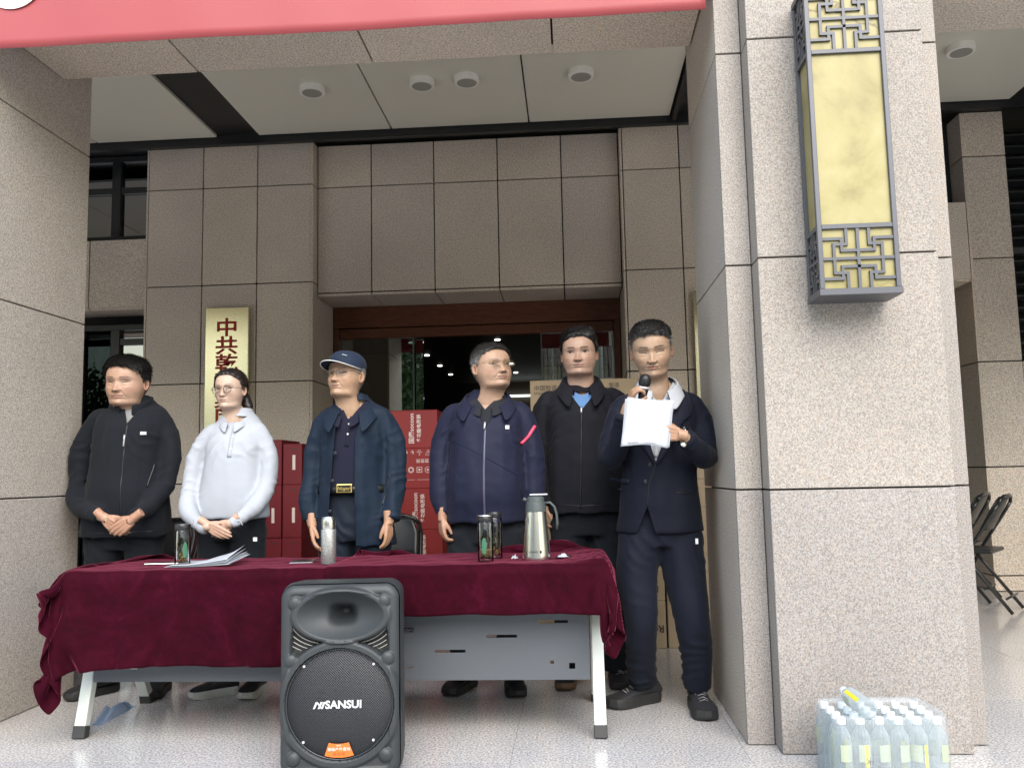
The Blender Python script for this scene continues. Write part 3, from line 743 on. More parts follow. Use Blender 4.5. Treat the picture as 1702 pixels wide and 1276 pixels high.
for bx, bz in ((-.122, .375), (.118, .378), (-.124, .122), (.116, .124)):
    MB().lathe([(.0045, -.003), (.0045, .0)], (0, 0, 0), 12).build('screw', M_SILVER, sk, local=False).matrix_basis = wmat(sk).inverted() @ Matrix.Translation((SX+bx, SY-.003+.006, bz)) @ Matrix.Rotation(PI/2, 4, 'X')
0 and box_obj('handle', SX-.09, SX+.09, SY+.12, SY+.17, HS+.001, HS+.012, M_SPK, sk, bevel=.004)

bpy.context.view_layer.update(); sk.rotation_euler.z = R(5); sk.scale = (1.06, 1.06, 1.06); sk.location = (-.888, 3.215+.172, 0)

# ================================================================== ON THE TABLES
k = N('brushed_steel'); k.set(color=(.66, .65, .60), metal=1, rough=.24); k.bump(k.noise(300, 2, k.co((1, 1, .02))), .08, .0005); M_STEEL = k.m
k = N('hammered_steel'); k.set(color=k.ramp(k.noise(420, 2), [(.38, (.22, .22, .21)), (.6, (.62, .62, .60))]), metal=.7, rough=.35); M_HAM = k.m
M_JUG = simple('jug_dark_plastic', (.055, .065, .066), .42); M_BLK = simple('black_plastic', (.015, .015, .016), .3)
TOPL = TZ+.0115; TOPR = TZ+.0185
x, y, _ = at(892.5, 935, 3.76)
jg = thing('vacuum_jug', 'tall steel vacuum jug with dark top and handle on the right table', 'jug', (x, y, TOPR))
MB().lathe([(.060, 0), (.0605, .003), (.060, .02), (.0445, .195), (.044, .202)], (x, y, TOPR), 48).build('body', M_STEEL, jg, True, auto=True)
MB().lathe([(.0455, .2025), (.0450, .215), (.0415, .243), (.0375, .246), (.036, .262), (.030, .268)], (x, y, TOPR), 40).build('collar', M_JUG, jg, True, auto=True)
MB().bar((x-.025, y, TOPR+.2745), (x+.052, y, TOPR+.2755), .026, .006).build('lever', simple('lever_grey', (.5, .5, .5), .3), jg, bevel=.002, seg=2)
MB().tube([(x-.036, y, TOPR+.25), (x-.054, y, TOPR+.258)], .008, 8).build('spout', M_JUG, jg, True)
MB().tube([(x+.040, y, TOPR+.238), (x+.062, y, TOPR+.240), (x+.080, y, TOPR+.222), (x+.089, y, TOPR+.19), (x+.091, y, TOPR+.15), (x+.088, y, TOPR+.125)], [(.010, .006)]*5+[(.005, .004)], 10).build('handle', M_JUG, jg, True)
text_obj('真空保温壶', .008, M_BLK, Matrix.Translation((x-.012, y-.0592, TOPR+.036)) @ Matrix.Rotation(PI/2-.085, 4, 'X'), jg, 'print', .0002)
MB().lathe([(.0065, -.0003), (.0065, .0003)], (0, 0, 0), 18).build('logo_dot', M_BLK, jg).matrix_basis = wmat(jg).inverted() @ Matrix.Translation((x+.018, y-.0560, TOPR+.036)) @ Matrix.Rotation(PI/2-.085, 4, 'X') @ Matrix.Rotation(0, 4, 'Z')

x, y, _ = at(546, 932, 3.78)
fl = thing('thermos_flask', 'speckled silver thermos flask with a steel cup lid before the man in the cap', 'flask', (x, y, TOPL))
MB().lathe([(.031, 0), (.0325, .003), (.0325, .146), (.0315, .149)], (x, y, TOPL), 40).build('body', M_HAM, fl, True, auto=True)
MB().lathe([(.0305, .1495), (.0310, .152), (.0300, .186), (.0270, .2), (.0245, .203)], (x, y, TOPL), 40).build('cup_lid', M_STEEL, fl, True, auto=True)
text_obj('Thermos', .010, M_STEEL, facing(x, y-.0327, TOPL+.012), fl, 'print', .0002) if False else None

M_TEA = glass_mat('tea_water', (.90, .84, .62), .6, .0, 1.33); M_LEAF = simple('tea_leaves', (.30, .20, .05), .7, var=.5); M_GREEN = simple('green_print', (.03, .13, .07), .5)
def teacup(px, py, Y, r, h, base, label, lid_h, chrome, leaves, prnt):
    x, y, _ = at(px, py, Y); t = thing('glass_tea_bottle', label, 'glass bottle', (x, y, base))
    gb = h-lid_h
    MB().lathe([(r*.96, 0), (r, .003), (r, gb-.006), (r*.9, gb), (r*.80, gb), (r*.86, gb-.008), (r*.86, .017), (r*.5, .013), (.001, .013)], (x, y, base), 36).build('glass', M_GLASS_CUP, t, True, auto=True)
    MB().lathe([(r*.84, .0145), (r*.845, .05), (r*.845, gb*.62)], (x, y, base), 28).build('tea', M_TEA, t, True)
    MB().lathe([(r*.96, gb+.001), (r*1.0, gb+.004), (r*1.0, h-.003), (r*.95, h)], (x, y, base), 32).build('lid', M_BLK, t, True, auto=True)
    if chrome: MB().lathe([(r*1.03, h-.001), (r*1.04, h+.006), (r*.9, h+.008)], (x, y, base), 32).build('lid_ring', M_STEEL, t, True)
    V = []; F = []; rnd = random.Random(int(px))
    for i in range(leaves):
        a = rnd.random()*6.28; q = r*.78*math.sqrt(rnd.random()); c = Vector((x+q*math.cos(a), y+q*math.sin(a), base+.018+rnd.random()**1.6*.035)); n = Vector((rnd.gauss(0, 1), rnd.gauss(0, 1), rnd.gauss(0, 1))).normalized(); u = n.orthogonal().normalized()*.006; w = n.cross(u).normalized()*.003
        k0 = len(V); V += [c-u, c+w, c+u, c-w]; F.append((k0, k0+1, k0+2, k0+3))
    if V: tag(mesh_obj('tea_leaves', V, F, M_LEAF, t), kind='stuff')
    if prnt:
        V = []; F = []; n = 7
        for j in range(9):
            for i in range(n):
                w = math.sin(PI*min(1, (j+.5)/8.5))**.5; a = -PI/2+prnt+(i/(n-1)-.5)*.62*w; V.append((x+r*1.006*math.cos(a), y+r*1.006*math.sin(a), base+.035+j*.0085))
        for j in range(8):
            for i in range(n-1): F.append((j*n+i, j*n+i+1, (j+1)*n+i+1, (j+1)*n+i))
        mesh_obj('print', V, F, M_GREEN, t, True)
teacup(303, 938, 3.74, .034, .178, TOPL+.006, 'glass tea bottle with a black lid standing on the white papers at the left', .026, False, 30, .75)
teacup(807.5, 934, 3.70, .0335, .188, TOPR, 'front one of the two glass tea bottles, yellow tea leaves at its bottom', .022, True, 150, -.1)
teacup(823, 926, 3.86, .033, .200, TOPR, 'rear one of the two glass tea bottles, with the taller black lid', .024, False, 30, 0)

k = N('paper'); k.set(color=k.mix(k.noise(4, 3), (.37, .39, .44), (.42, .44, .485)), rough=.7); M_PAPER = k.m
def sheets(name, label, pts, y0, y1, zb, n=5, cat='papers'):
    """loose curled sheets: outline in plan, slightly turned copies above each other"""
    t = thing(name, label, cat, (pts[0], y0, zb)); rnd = random.Random(3)
    for s in range(n):
        a = rnd.uniform(-.10, .10); V = []; F = []; nx, ny = 22, 8
        for j in range(ny+1):
            for i in range(nx+1):
                u, w = i/nx, j/ny; X = pts[0]+(pts[1]-pts[0])*(u*(1-.04*s)+.02*s); Yy = y0+(y1-y0)*w
                cx, cy = (pts[0]+pts[1])/2, (y0+y1)/2; xx = cx+(X-cx)*math.cos(a)-(Yy-cy)*math.sin(a); yy = cy+(X-cx)*math.sin(a)+(Yy-cy)*math.cos(a)
                z = zb+.0025+.0022*s+max(0, u-.30)**1.3*.050*(1+.25*s)*(.35+.65*w)+.006*math.sin(u*9+s)*u*w
                V.append((xx, yy, z))
        for j in range(ny):
            for i in range(nx): q = j*(nx+1)+i; F.append((q, q+1, q+nx+2, q+nx+1))
        o = mesh_obj('sheet', V, F, M_PAPER, t, True); m_ = o.modifiers.new('t', 'SOLIDIFY'); m_.thickness = .0006
    return t
sheets('loose_papers', 'curled white papers lying under the left tea bottle', (-1.765, -1.47), 3.68, 3.90, TOPL+.001)
def phone(px, py, Y, l, w, label, mat, rz):
    x, y, _ = at(px, py, Y); t = thing('mobile_phone', label, 'phone', (x, y, TOPL), rz)
    MB().box(-l/2, l/2, -w/2, w/2, .0005, .0085).build('body', mat, t, bevel=.003, seg=2, local=True); MB().box(-l/2+.003, l/2-.003, -w/2+.003, w/2-.003, .0086, .0092).build('screen', M_BLK, t, local=True)
phone(272, 936, 3.86, .15, .072, 'silver edged phone beside the left tea bottle', M_STEEL, .15)
nb = thing('notebook', 'small dark notebook beside the thermos flask', 'notebook', (at(505, 930, 3.88)[0], 3.88, TOPL), .1)
MB().box(-.05, .05, -.06, .06, .001, .004).build('pages', M_PAPER, nb, local=True); MB().box(-.051, .051, -.061, .061, .0041, .007).build('cover', M_BLK, nb, local=True, bevel=.001)
tb = thing('tea_bag', 'dark crumpled packet with a white tag right of the steel jug', 'packet', (-.075, 3.80, TOPR))
rnd = random.Random(5); V = []; F = []
def crumple_mesh(c, sx, sy, sz, seed, n=9):
    V = []; F = []
    for j in range(n):
        for i in range(n):
            u, w = i/(n-1)-.5, j/(n-1)-.5; nn = noise.noise(Vector((u*4+seed, w*4, seed)))
            V.append((c[0]+u*sx, c[1]+w*sy, c[2]+.001+sz*max(0, (.25-u*u-w*w)*3+nn*1.1)))
    for j in range(n-1):
        for i in range(n-1): q = j*n+i; F.append((q, q+1, q+n+1, q+n))
    return V, F
V, F = crumple_mesh((-.045, 3.80, TOPR), .075, .05, .016, 2); mesh_obj('packet', V, F, M_BLK, tb, True)
V, F = crumple_mesh((-.050, 3.775, TOPR+.008), .045, .03, .014, 7); mesh_obj('tag', V, F, M_PAPER, tb, True)
tb2 = thing('tissue', 'tiny white crumpled tissue left of the steel jug', 'tissue', (-.275, 3.80, TOPR))
V, F = crumple_mesh((-.262, 3.82, TOPR), .028, .03, .016, 4); mesh_obj('crumple', V, F, M_PAPER, tb2, True)

# ================================================================== BOXES
M_RBOX = simple('red_carton', (.20, .009, .008), .6, var=.08); M_RBOX2 = simple('dark_red_carton', (.13, .005, .010), .5, var=.12)
M_PRW = simple('carton_print_white', (.62, .52, .48), .5); M_BRN = simple('brown_carton', (.46, .34, .21), .7, var=.08); M_PRK = simple('carton_print_black', (.04, .03, .025), .6); M_TAPE = simple('packing_tape', (.46, .35, .2), .3)
def carton(x0, x1, y0, y1, z0, z1, mat, label, group, kind, text=None, name='carton'):
    t = thing(name, label, 'box', ((x0+x1)/2, (y0+y1)/2, z0), group=group)
    box_obj('carton_body', x0, x1, y0, y1, z0+.001, z1-.001, mat, t, bevel=.003)
    box_obj('top_flap', x0+.002, (x0+x1)/2-.001, y0+.001, y1, z1-.0009, z1+.0012, mat, t); box_obj('top_flap', (x0+x1)/2+.001, x1-.002, y0+.001, y1, z1-.0009, z1+.0012, mat, t)
    w = x1-x0; h = z1-z0; f = y0-.0012
    if kind == 'pot':
        text_obj('国康socoon', .040, M_PRW, facing(x1-w*.42, f, z0+h*.52, PI/2), t, 'print', .0004, .0006); text_obj('多功能电蒸锅', .030, M_PRW, facing(x1-w*.30, f, z0+h*.52, PI/2), t, 'print', .0004, .0006)
    if kind == 'side':
        text_obj('↑ ↑ ☂ ⚠', .036, M_PRW, facing(x1-.085, f, z1-.03), t, 'print', .0004); text_obj('◎ ▣ ⊛', .048, M_PRW, facing(x1-.075, f, z0+h*.45), t, 'print', .0004)
        text_obj('≡≡≡', .05, M_PRW, facing(x1-.055, f, z0+h*.67), t, 'print', .0004); text_obj('——  ———', .026, M_PRW, facing(x1-.085, f, z0+h*.22), t, 'print', .0004)
    if kind == 'brown' and text:
        text_obj(text, .062, M_PRK, facing(x1-.055, f, z0+h*.42, PI), t, 'print', .0004, .001)
        box_obj('tape', x0+.002, x1-.002, y0-.0016, y0-.0004, z1-.05, z1-.0485, M_TAPE, t)
    return t
zs_ = [0, .235, .485, .741, 1.005, 1.265, 1.512]
lab = ['lowest', 'second from the floor', 'third from the floor', 'fourth from the floor', 'with handling signs, second from top', 'topmost']
xr = [-.845, -.847, -.845, -.850, -.915, -.870]
for i in range(6):
    side = (i == 4)
    carton(xr[i]-.40, xr[i], 5.6-.002*(i % 2), 6.0, zs_[i], zs_[i+1], M_RBOX, 'red carton, %s, stacked right of the man in the cap' % lab[i], 'red cartons stacked before the door', 'side' if side else 'pot')
for i in range(5):
    carton(-.90, -.56, 6.15, 6.6, i*.29, (i+1)*.29-.002, M_RBOX2, 'dark red carton, %s, in the stack behind the bright red cartons' % ('lowest', 'second up', 'third up', 'fourth up', 'topmost')[i], 'red cartons stacked before the door', 'pot')
zr_ = [0, .345, .69, 1.045, 1.35]
for i in range(6):
    x0 = -2.665+i*.140
    for j in range(4):
        if j == 3 and i < 1: continue
        top = zr_[j+1]-(.03 if i % 2 and j == 3 else 0)
        t = carton(x0, x0+.132, 5.8+.004*((i+j) % 3), 6.2, zr_[j], top, M_RBOX2, 'slim dark red gift box behind the woman, %s, %s' % (('leftmost column', 'second column from left', 'third column from left', 'third column from right', 'second column from right', 'rightmost column')[i], ('on the floor', 'second layer up', 'third layer up', 'top layer')[j]), 'slim red gift boxes stacked by the wall', 'gift')
        f = 5.8+.004*((i+j) % 3)
        MB().box(x0+.066, x0+.086, f-.0018, f-.0004, zr_[j]+.10, zr_[j]+.20).build('print', M_PRW, t); MB().box(x0+.061, x0+.093, f-.0018, f-.0004, top-.04, top-.032).build('print', M_PRK, t)
bz = [0, .287, .463, .566, .854, 1.03, 1.275]
for i in range(6):
    for c_, (x0, x1) in enumerate(((.16, .548), (.560, .94))):
        carton(x0, x1, 5.52+.003*((i+c_) % 2), 5.9, bz[i], bz[i+1], M_BRN, 'brown carton in the %s stack behind the suited man, %s' % ('left' if c_ == 0 else 'right', ('on the floor', 'second up', 'thin one, third up', 'fourth up', 'fifth up', 'topmost')[i]), 'brown cartons stacked behind the suited man', 'brown', ('RO' if i % 2 == 0 else 'R') if i != 2 else None)
b = carton(-.277, .467, 5.95, 6.35, 1.10, 1.72, M_BRN, 'large pale brown carton behind the two men at the right', None, 'none')
text_obj('中国智造', .040, M_PRK, facing(-.19+.02, 5.9485, 1.665), b, 'print', .0004); text_obj('SMART HOME', .026, M_PRK, facing(-.17, 5.9485, 1.63), b, 'print', .0004); text_obj('智造', .036, M_PRK, facing(.30, 5.9485, 1.675), b, 'print', .0004)
carton(-.277, .467, 5.95, 6.35, 0, .55, M_BRN, 'brown carton on the floor carrying the large pale carton stack', None, 'none'); carton(-.277, .467, 5.951, 6.35, .552, 1.098, M_BRN, 'middle brown carton under the large pale carton', None, 'none')

# ================================================================== CHAIRS
M_CHAIR = simple('chair_black_paint', (.010, .011, .011), .28); M_CSEAT = simple('chair_vinyl', (.014, .016, .016), .35)
def chair(x, y, rz, label):
    t = thing('folding_chair', label, 'chair', (x, y, 0), rz, 'black folding chairs')
    for s in (-1, 1):
        X = s*.205
        MB().tube([(X*.93, -.235, .80), (X*.99, -.20, .74), (X, -.02, .46), (X, .22, .012)], .0125, 10).build('back_tube', M_CHAIR, t, True, local=True)
        MB().tube([(X*.86, .12, .50), (X*.86, .05, .44), (X*.86, -.27, .012)], .0125, 10).build('leg', M_CHAIR, t, True, local=True)
    MB().tube([(-.19, -.235, .80), (-.16, -.247, .832), (-.10, -.254, .85), (.10, -.254, .85), (.16, -.247, .832), (.19, -.235, .80)], .0125, 10).build('top_tube', M_CHAIR, t, True, local=True)
    MB().tube([(-.175, -.235, .055+.06), (.175, -.235, .115)], .008, 8).build('stretcher', M_CHAIR, t, True, local=True); MB().tube([(-.2, .17, .11), (.2, .17, .11)], .008, 8).build('stretcher', M_CHAIR, t, True, local=True)
    V = []; F = []; n = 14
    for (zz_, yy) in ((.60, -.118), (.66, -.150), (.75, -.198), (.815, -.232), (.845, -.248)):
        for q in range(n+1):
            u = q/n-.5; wd = .385 if zz_ < .8 else (.33 if zz_ < .83 else .25); V.append((u*wd, yy-.030*(1-4*u*u)+.012, zz_))
    for j in range(4):
        for q in range(n): a = j*(n+1)+q; F.append((a, a+1, a+n+2, a+n+1))
    o = mesh_obj('backrest', V, F, M_CSEAT, t, True, local=True); sm_ = o.modifiers.new('t', 'SOLIDIFY'); sm_.thickness = .012
    MB().box(-.19, .19, -.17, .20, .432, .462).build('seat', M_CSEAT, t, bevel=.012, seg=3, local=True)
    return t
chair(3.01, 6.89, R(53), 'black folding chair at the right edge, the nearer one with its whole back in sight')
chair(3.10, 7.42, R(53), 'black folding chair at the right edge, behind the nearer one')
chair(-2.47, 4.98, PI, 'black folding chair between the man in the black jacket and the woman')
chair(-1.09, 4.95, PI+.1, 'black folding chair behind the man in the cap')

# ================================================================== WATER BOTTLES
k = N('milky_plastic'); k.t.nodes.remove(k.b)
tr = k.n('ShaderNodeBsdfTransparent'); tr.inputs[0].default_value = (.90, .94, .95, 1); pb = k.n('ShaderNodeBsdfPrincipled'); pb.inputs['Base Color'].default_value = (.50, .56, .58, 1); pb.inputs['Roughness'].default_value = .15
mx = k.n('ShaderNodeMixShader'); lw = k.n('ShaderNodeLayerWeight'); lw.inputs[0].default_value = .45; ad = k.n('ShaderNodeMath', operation='MULTIPLY_ADD'); k.l(lw.outputs['Facing'], ad.inputs[0]); ad.inputs[1].default_value = .55; ad.inputs[2].default_value = .16
k.l(ad.outputs[0], mx.inputs[0]); k.l(tr.outputs[0], mx.inputs[1]); k.l(pb.outputs[0], mx.inputs[2]); k.l(mx.outputs[0], k.o.inputs[0]); M_MILK = k.m
k = N('shrink_film'); k.t.nodes.remove(k.b)
tr = k.n('ShaderNodeBsdfTransparent'); tr.inputs[0].default_value = (.95, .97, .98, 1); gl = k.n('ShaderNodeBsdfPrincipled'); gl.inputs['Base Color'].default_value = (.75, .78, .8, 1); gl.inputs['Roughness'].default_value = .12
bp = k.n('ShaderNodeBump'); bp.inputs['Strength'].default_value = .8; bp.inputs['Distance'].default_value = .01; k.l(k.noise(22, 4, None, .6, 1.5), bp.inputs['Height']); k.l(bp.outputs[0], gl.inputs['Normal'])
mx = k.n('ShaderNodeMixShader'); mx.inputs[0].default_value = .20; k.l(tr.outputs[0], mx.inputs[1]); k.l(gl.outputs[0], mx.inputs[2]); k.l(mx.outputs[0], k.o.inputs[0]); M_FILM = k.m
M_CAPW = simple('white_cap', (.72, .76, .80), .35); M_YLAB = simple('yellow_label', (.80, .72, .02), .4); M_LABW = simple('pale_label', (.36, .41, .30), .25)
BP = [(.020, 0), (.031, .004), (.032, .012), (.0305, .03), (.032, .05), (.031, .07), (.032, .09), (.032, .155), (.030, .172), (.022, .190), (.0135, .203), (.0135, .212)]
CP = [(.0152, .2125), (.0152, .231), (.0140, .2335)]
def bottle_meshes():
    a = MB().lathe(BP, n=20).build('water_bottle', M_MILK, None, True); b_ = MB().lathe(CP, n=18).build('cap', M_CAPW, None, True, auto=True)
    V = []; F = []; n = 9
    for z in (.095, .150):
        for i in range(n): an = -PI/2+(i/(n-1)-.5)*1.3; V.append((.0324*math.cos(an), .0324*math.sin(an), z))
    F = [(i, i+1, n+i+1, n+i) for i in range(n-1)]; c = mesh_obj('label', V, F, M_LABW, None, True)
    V = []; n = 4
    for z in (.035, .150):
        for i in range(n): an = -PI/2+.15+(i/(n-1)-.5)*.42; V.append((.0328*math.cos(an), .0328*math.sin(an), z))
    F = [(i, i+1, n+i+1, n+i) for i in range(n-1)]; d = mesh_obj('yellow_label', V, F, M_YLAB, None, True)
    return a, b_, c, d
pk_ = thing('bottle_pack', 'shrink wrapped pack of clear water bottles on the floor before the right pillar', 'water pack', (1.07, 3.23, 0))
ba, bc, bl, by = bottle_meshes(); first = True; rnd = random.Random(11)
for j in range(4):
    for i in range(6):
        M4 = wmat(pk_).inverted() @ Matrix.Translation((.890+i*.0632+rnd.uniform(-.002, .002), 3.135+j*.066, .001)) @ Matrix.Rotation(rnd.uniform(-1.5, 1.5) if not (i == 1 and j == 0) else .1, 4, 'Z')
        o = ba if first else ba.copy(); c = bc if first else bc.copy(); l_ = bl if first else bl.copy()
        if not first: COL.objects.link(o); COL.objects.link(c); COL.objects.link(l_)
        o.parent = pk_; o.matrix_basis = M4; c.parent = o; l_.parent = o
        if (i == 1 and j == 0): by.parent = o
        elif j == 0 or i == 0:
            y2 = by.copy(); COL.objects.link(y2); y2.parent = o; y2.rotation_euler.z = rnd.uniform(.8, 2.2)
        first = False
# film: a wrinkled skin round the pack
V = []; F = []; nu, nv = 96, 22
for j in range(nv+1):
    t_ = j/nv; z = .004+.246*min(1, t_*1.15); shr = 0 if t_ < .80 else ((t_-.80)/.2)**1.4
    for i in range(nu):
        a = 2*PI*i/nu; ca, sa = math.cos(a), math.sin(a); n4 = 6.0
        rx, ry = .195*(1-.18*shr), .138*(1-.25*shr); r_ = (abs(ca)**n4+abs(sa)**n4)**(-1/n4)
        wv = .0035*math.sin(a*26+3*math.sin(t_*6))*(1-.3*t_)+.003*noise.noise(Vector((a*5, t_*6, 0)))
        zz_ = z-(.018*shr if t_ > .8 else 0)+.004*noise.noise(Vector((ca*5, sa*5, t_*3)))
        V.append((1.049+(rx+wv)*r_*ca, 3.234+(ry+wv)*r_*sa, zz_))
for j in range(nv):
    for i in range(nu): F.append((j*nu+i, j*nu+(i+1) % nu, (j+1)*nu+(i+1) % nu, (j+1)*nu+i))
mesh_obj('shrink_film', V, F, M_FILM, pk_, True)
text_obj('天然水', .030, M_PRK, Matrix.Translation((.966, 3.0995, .07)) @ Matrix.Rotation(PI/2, 4, 'X') @ Matrix.Rotation(-PI/2, 4, 'Z'), pk_, 'print', .0002)
lo = thing('water_bottle', 'loose water bottle lying on top of the shrink wrapped pack', 'water bottle', (1.02, 3.08, .262))
p0 = Vector(at(1445, 1191, 3.09)); p1 = Vector((at(1401, 1131, 3.32)[0], 3.32, p0.z+.008)); d = (p1-p0).normalized()
q = d.to_track_quat('Z', 'Y').to_matrix().to_4x4(); M4 = Matrix.Translation((p0.x, p0.y, .2345+.034)) @ q
g1 = ba.copy(); g1.data = ba.data; COL.objects.link(g1); g1.name = 'bottle_body'; g1.parent = lo; g1.matrix_basis = wmat(lo).inverted() @ M4
for src, nm in ((bc, 'cap'), (bl, 'label'), (by, 'yellow_label')):
    c = src.copy(); COL.objects.link(c); c.parent = g1
    if nm == 'yellow_label': c.rotation_euler.z = 2.2
    if nm == 'label': c.rotation_euler.z = 1.2

# ================================================================== SMALL THINGS ON THE FLOOR
k = N('blue_film'); k.t.nodes.remove(k.b); tr = k.n('ShaderNodeBsdfTransparent'); tr.inputs[0].default_value = (.6, .7, .85, 1); pb = k.n('ShaderNodeBsdfPrincipled'); pb.inputs['Base Color'].default_value = (.42, .52, .68, 1); pb.inputs['Roughness'].default_value = .2
mx = k.n('ShaderNodeMixShader'); mx.inputs[0].default_value = .55; k.l(tr.outputs[0], mx.inputs[1]); k.l(pb.outputs[0], mx.inputs[2]); k.l(mx.outputs[0], k.o.inputs[0]); M_BFILM = k.m
V, F = crumple_mesh((-2.17, 4.06, 0.0), .045, .34, .05, 9, 14); o = mesh_obj('plastic_wrapper', V, F, M_BFILM, None, True); tag(o, 'crumpled bluish plastic wrapper on the floor beside the rear left table leg', 'wrapper')
# ================================================================== PEOPLE
def vnormals(V, F):
    V = np.asarray(V); Nn = np.zeros_like(V)
    F = np.array([f[:4] if len(f) >= 4 else (f[0], f[1], f[2], f[2]) for f in F])
    n = np.cross(V[F[:, 2]]-V[F[:, 0]], V[F[:, 3]]-V[F[:, 1]]); 
    for k_ in range(4): np.add.at(Nn, F[:, k_], n)
    return Nn/(np.linalg.norm(Nn, axis=1, keepdims=True)+1e-12)

def remesh(pieces, voxel, smooth=3, fac=.5):
    V = []; F = []
    for v, f in pieces:
        k0 = len(V); V += [tuple(p) for p in v]; F += [tuple(i+k0 for i in q) for q in f]
    me = bpy.data.meshes.new('tmp'); me.from_pydata(V, [], F); me.update()
    o = bpy.data.objects.new('tmp', me); COL.objects.link(o)
    r_ = o.modifiers.new('r', 'REMESH'); r_.mode = 'VOXEL'; r_.voxel_size = voxel; r_.adaptivity = 0
    if smooth: s = o.modifiers.new('s', 'SMOOTH'); s.factor = fac; s.iterations = smooth
    dg = bpy.context.evaluated_depsgraph_get(); dg.update()
    e = o.evaluated_get(dg).to_mesh()
    n = len(e.vertices); co = np.empty(n*3); e.vertices.foreach_get('co', co); co = co.reshape(-1, 3)
    F2 = [tuple(p.vertices) for p in e.polygons]
    bpy.data.objects.remove(o); bpy.data.meshes.remove(me)
    return co, F2

def catmull(P, n):
    P = np.array(P, float); K = len(P); out = []
    for t in np.linspace(0, K-1, n):
        i = min(int(t), K-2); f = t-i; a, b, c, d = P[max(i-1, 0)], P[i], P[i+1], P[min(i+2, K-1)]
        out.append(.5*((2*b)+(-a+c)*f+(2*a-5*b+4*c-d)*f*f+(-a+3*b-3*c+d)*f**3))
    return np.array(out)

def loft(rings, n=40, steps=36, ex=2.3):
    """rings: (x, y, z, rx, ry) from bottom to top"""
    Q = catmull(rings, steps); V = []; F = []
    for x, y, z, rx, ry in Q:
        for q in range(n):
            a = 2*PI*q/n; c, s = math.cos(a), math.sin(a)
            V.append((x+rx*math.copysign(abs(c)**(2/ex), c), y+ry*math.copysign(abs(s)**(2/ex), s), z))
    K = len(Q)
    for j in range(K-1):
        for q in range(n): F.append((j*n+q, j*n+(q+1) % n, (j+1)*n+(q+1) % n, (j+1)*n+q))
    F.append(tuple(range(n-1, -1, -1))); F.append(tuple(range((K-1)*n, K*n)))
    return V, F

def limb(pts, rad, n=18, steps=26):
    Q = catmull([tuple(p)+((r_, r_) if not hasattr(r_, '__len__') else tuple(r_)) for p, r_ in zip(pts, rad)], steps)
    return tube_geo([tuple(q[:3]) for q in Q], [(q[3], q[4]) for q in Q], n)

def ball(c, r_, n=12):
    V = []; F = []
    for j in range(n+1):
        t = PI*j/n
        for q in range(n): a = 2*PI*q/n; V.append((c[0]+r_*math.sin(t)*math.cos(a), c[1]+r_*math.sin(t)*math.sin(a), c[2]+r_*math.cos(t)))
    for j in range(n):
        for q in range(n): F.append((j*n+q, (j+1)*n+q, (j+1)*n+(q+1) % n, j*n+(q+1) % n))
    return V, F

def fold(V, F, fields, seed=0, base=.003, bs=9, vert=.0):
    """cloth folds: fields = (centre, radius, direction across the folds, wavelength, depth)"""
    Nn = vnormals(V, F); D = np.zeros(len(V))
    off = Vector((seed*3.1, seed*1.7, seed*.9))
    N1 = np.array([noise.noise(Vector(p)*bs+off) for p in V]); N2 = np.array([noise.noise(Vector((p[0]*16, p[1]*16, p[2]*3.2))+off) for p in V])
    N3 = np.array([noise.noise(Vector(p)*23+off) for p in V])
    D += base*N1*1.6+vert*N2*1.5+base*.5*N3
    for c, r_, d, wl, amp in fields:
        d = np.array(d, float); d /= np.linalg.norm(d); q = V-np.array(c); w = np.exp(-(q**2).sum(1)/(r_*1.25)**2)
        ph = (q@d)/wl*2*PI+N1*7.5+N2*2.0+N3*1.0
        D += amp*w*((1-np.abs(np.sin(ph/2)))**1.3*1.6-.6)*np.clip(.55+N1*1.8, 0, 1.5)
    return V+Nn*D[:, None]

def cut_open(o, poly, ymax):
    """cut a clean convex opening (x,z outline) through the front of a garment and drop what lies inside"""
    bm_ = bmesh.new(); bm_.from_mesh(o.data); P = [Vector((p[0], 0, p[1])) for p in poly]; c = sum(P, Vector())/len(P)
    for a, b in zip(P, P[1:]+P[:1]):
        d = (b-a).normalized(); n = Vector((d.z, 0, -d.x))
        if n.dot(c-a) > 0: n = -n
        fs = [f for f in bm_.faces if f.calc_center_median().y < ymax and abs(f.calc_center_median().x-c.x) < .25]
        g = set(fs)
        for f in fs: g.update(f.edges); g.update(f.verts)
        bmesh.ops.bisect_plane(bm_, geom=list(g), plane_co=a, plane_no=n, dist=1e-5)
    def ins(p):
        for a, b in zip(P, P[1:]+P[:1]):
            d = (b-a).normalized(); n = Vector((d.z, 0, -d.x))
            if n.dot(c-a) > 0: n = -n
            if n.dot(Vector((p.x, 0, p.z))-a) > 1e-5: return False
        return True
    kill = [f for f in bm_.faces if f.calc_center_median().y < ymax and ins(f.calc_center_median())]
    bmesh.ops.delete(bm_, geom=kill, context='FACES'); bm_.to_mesh(o.data); bm_.free()

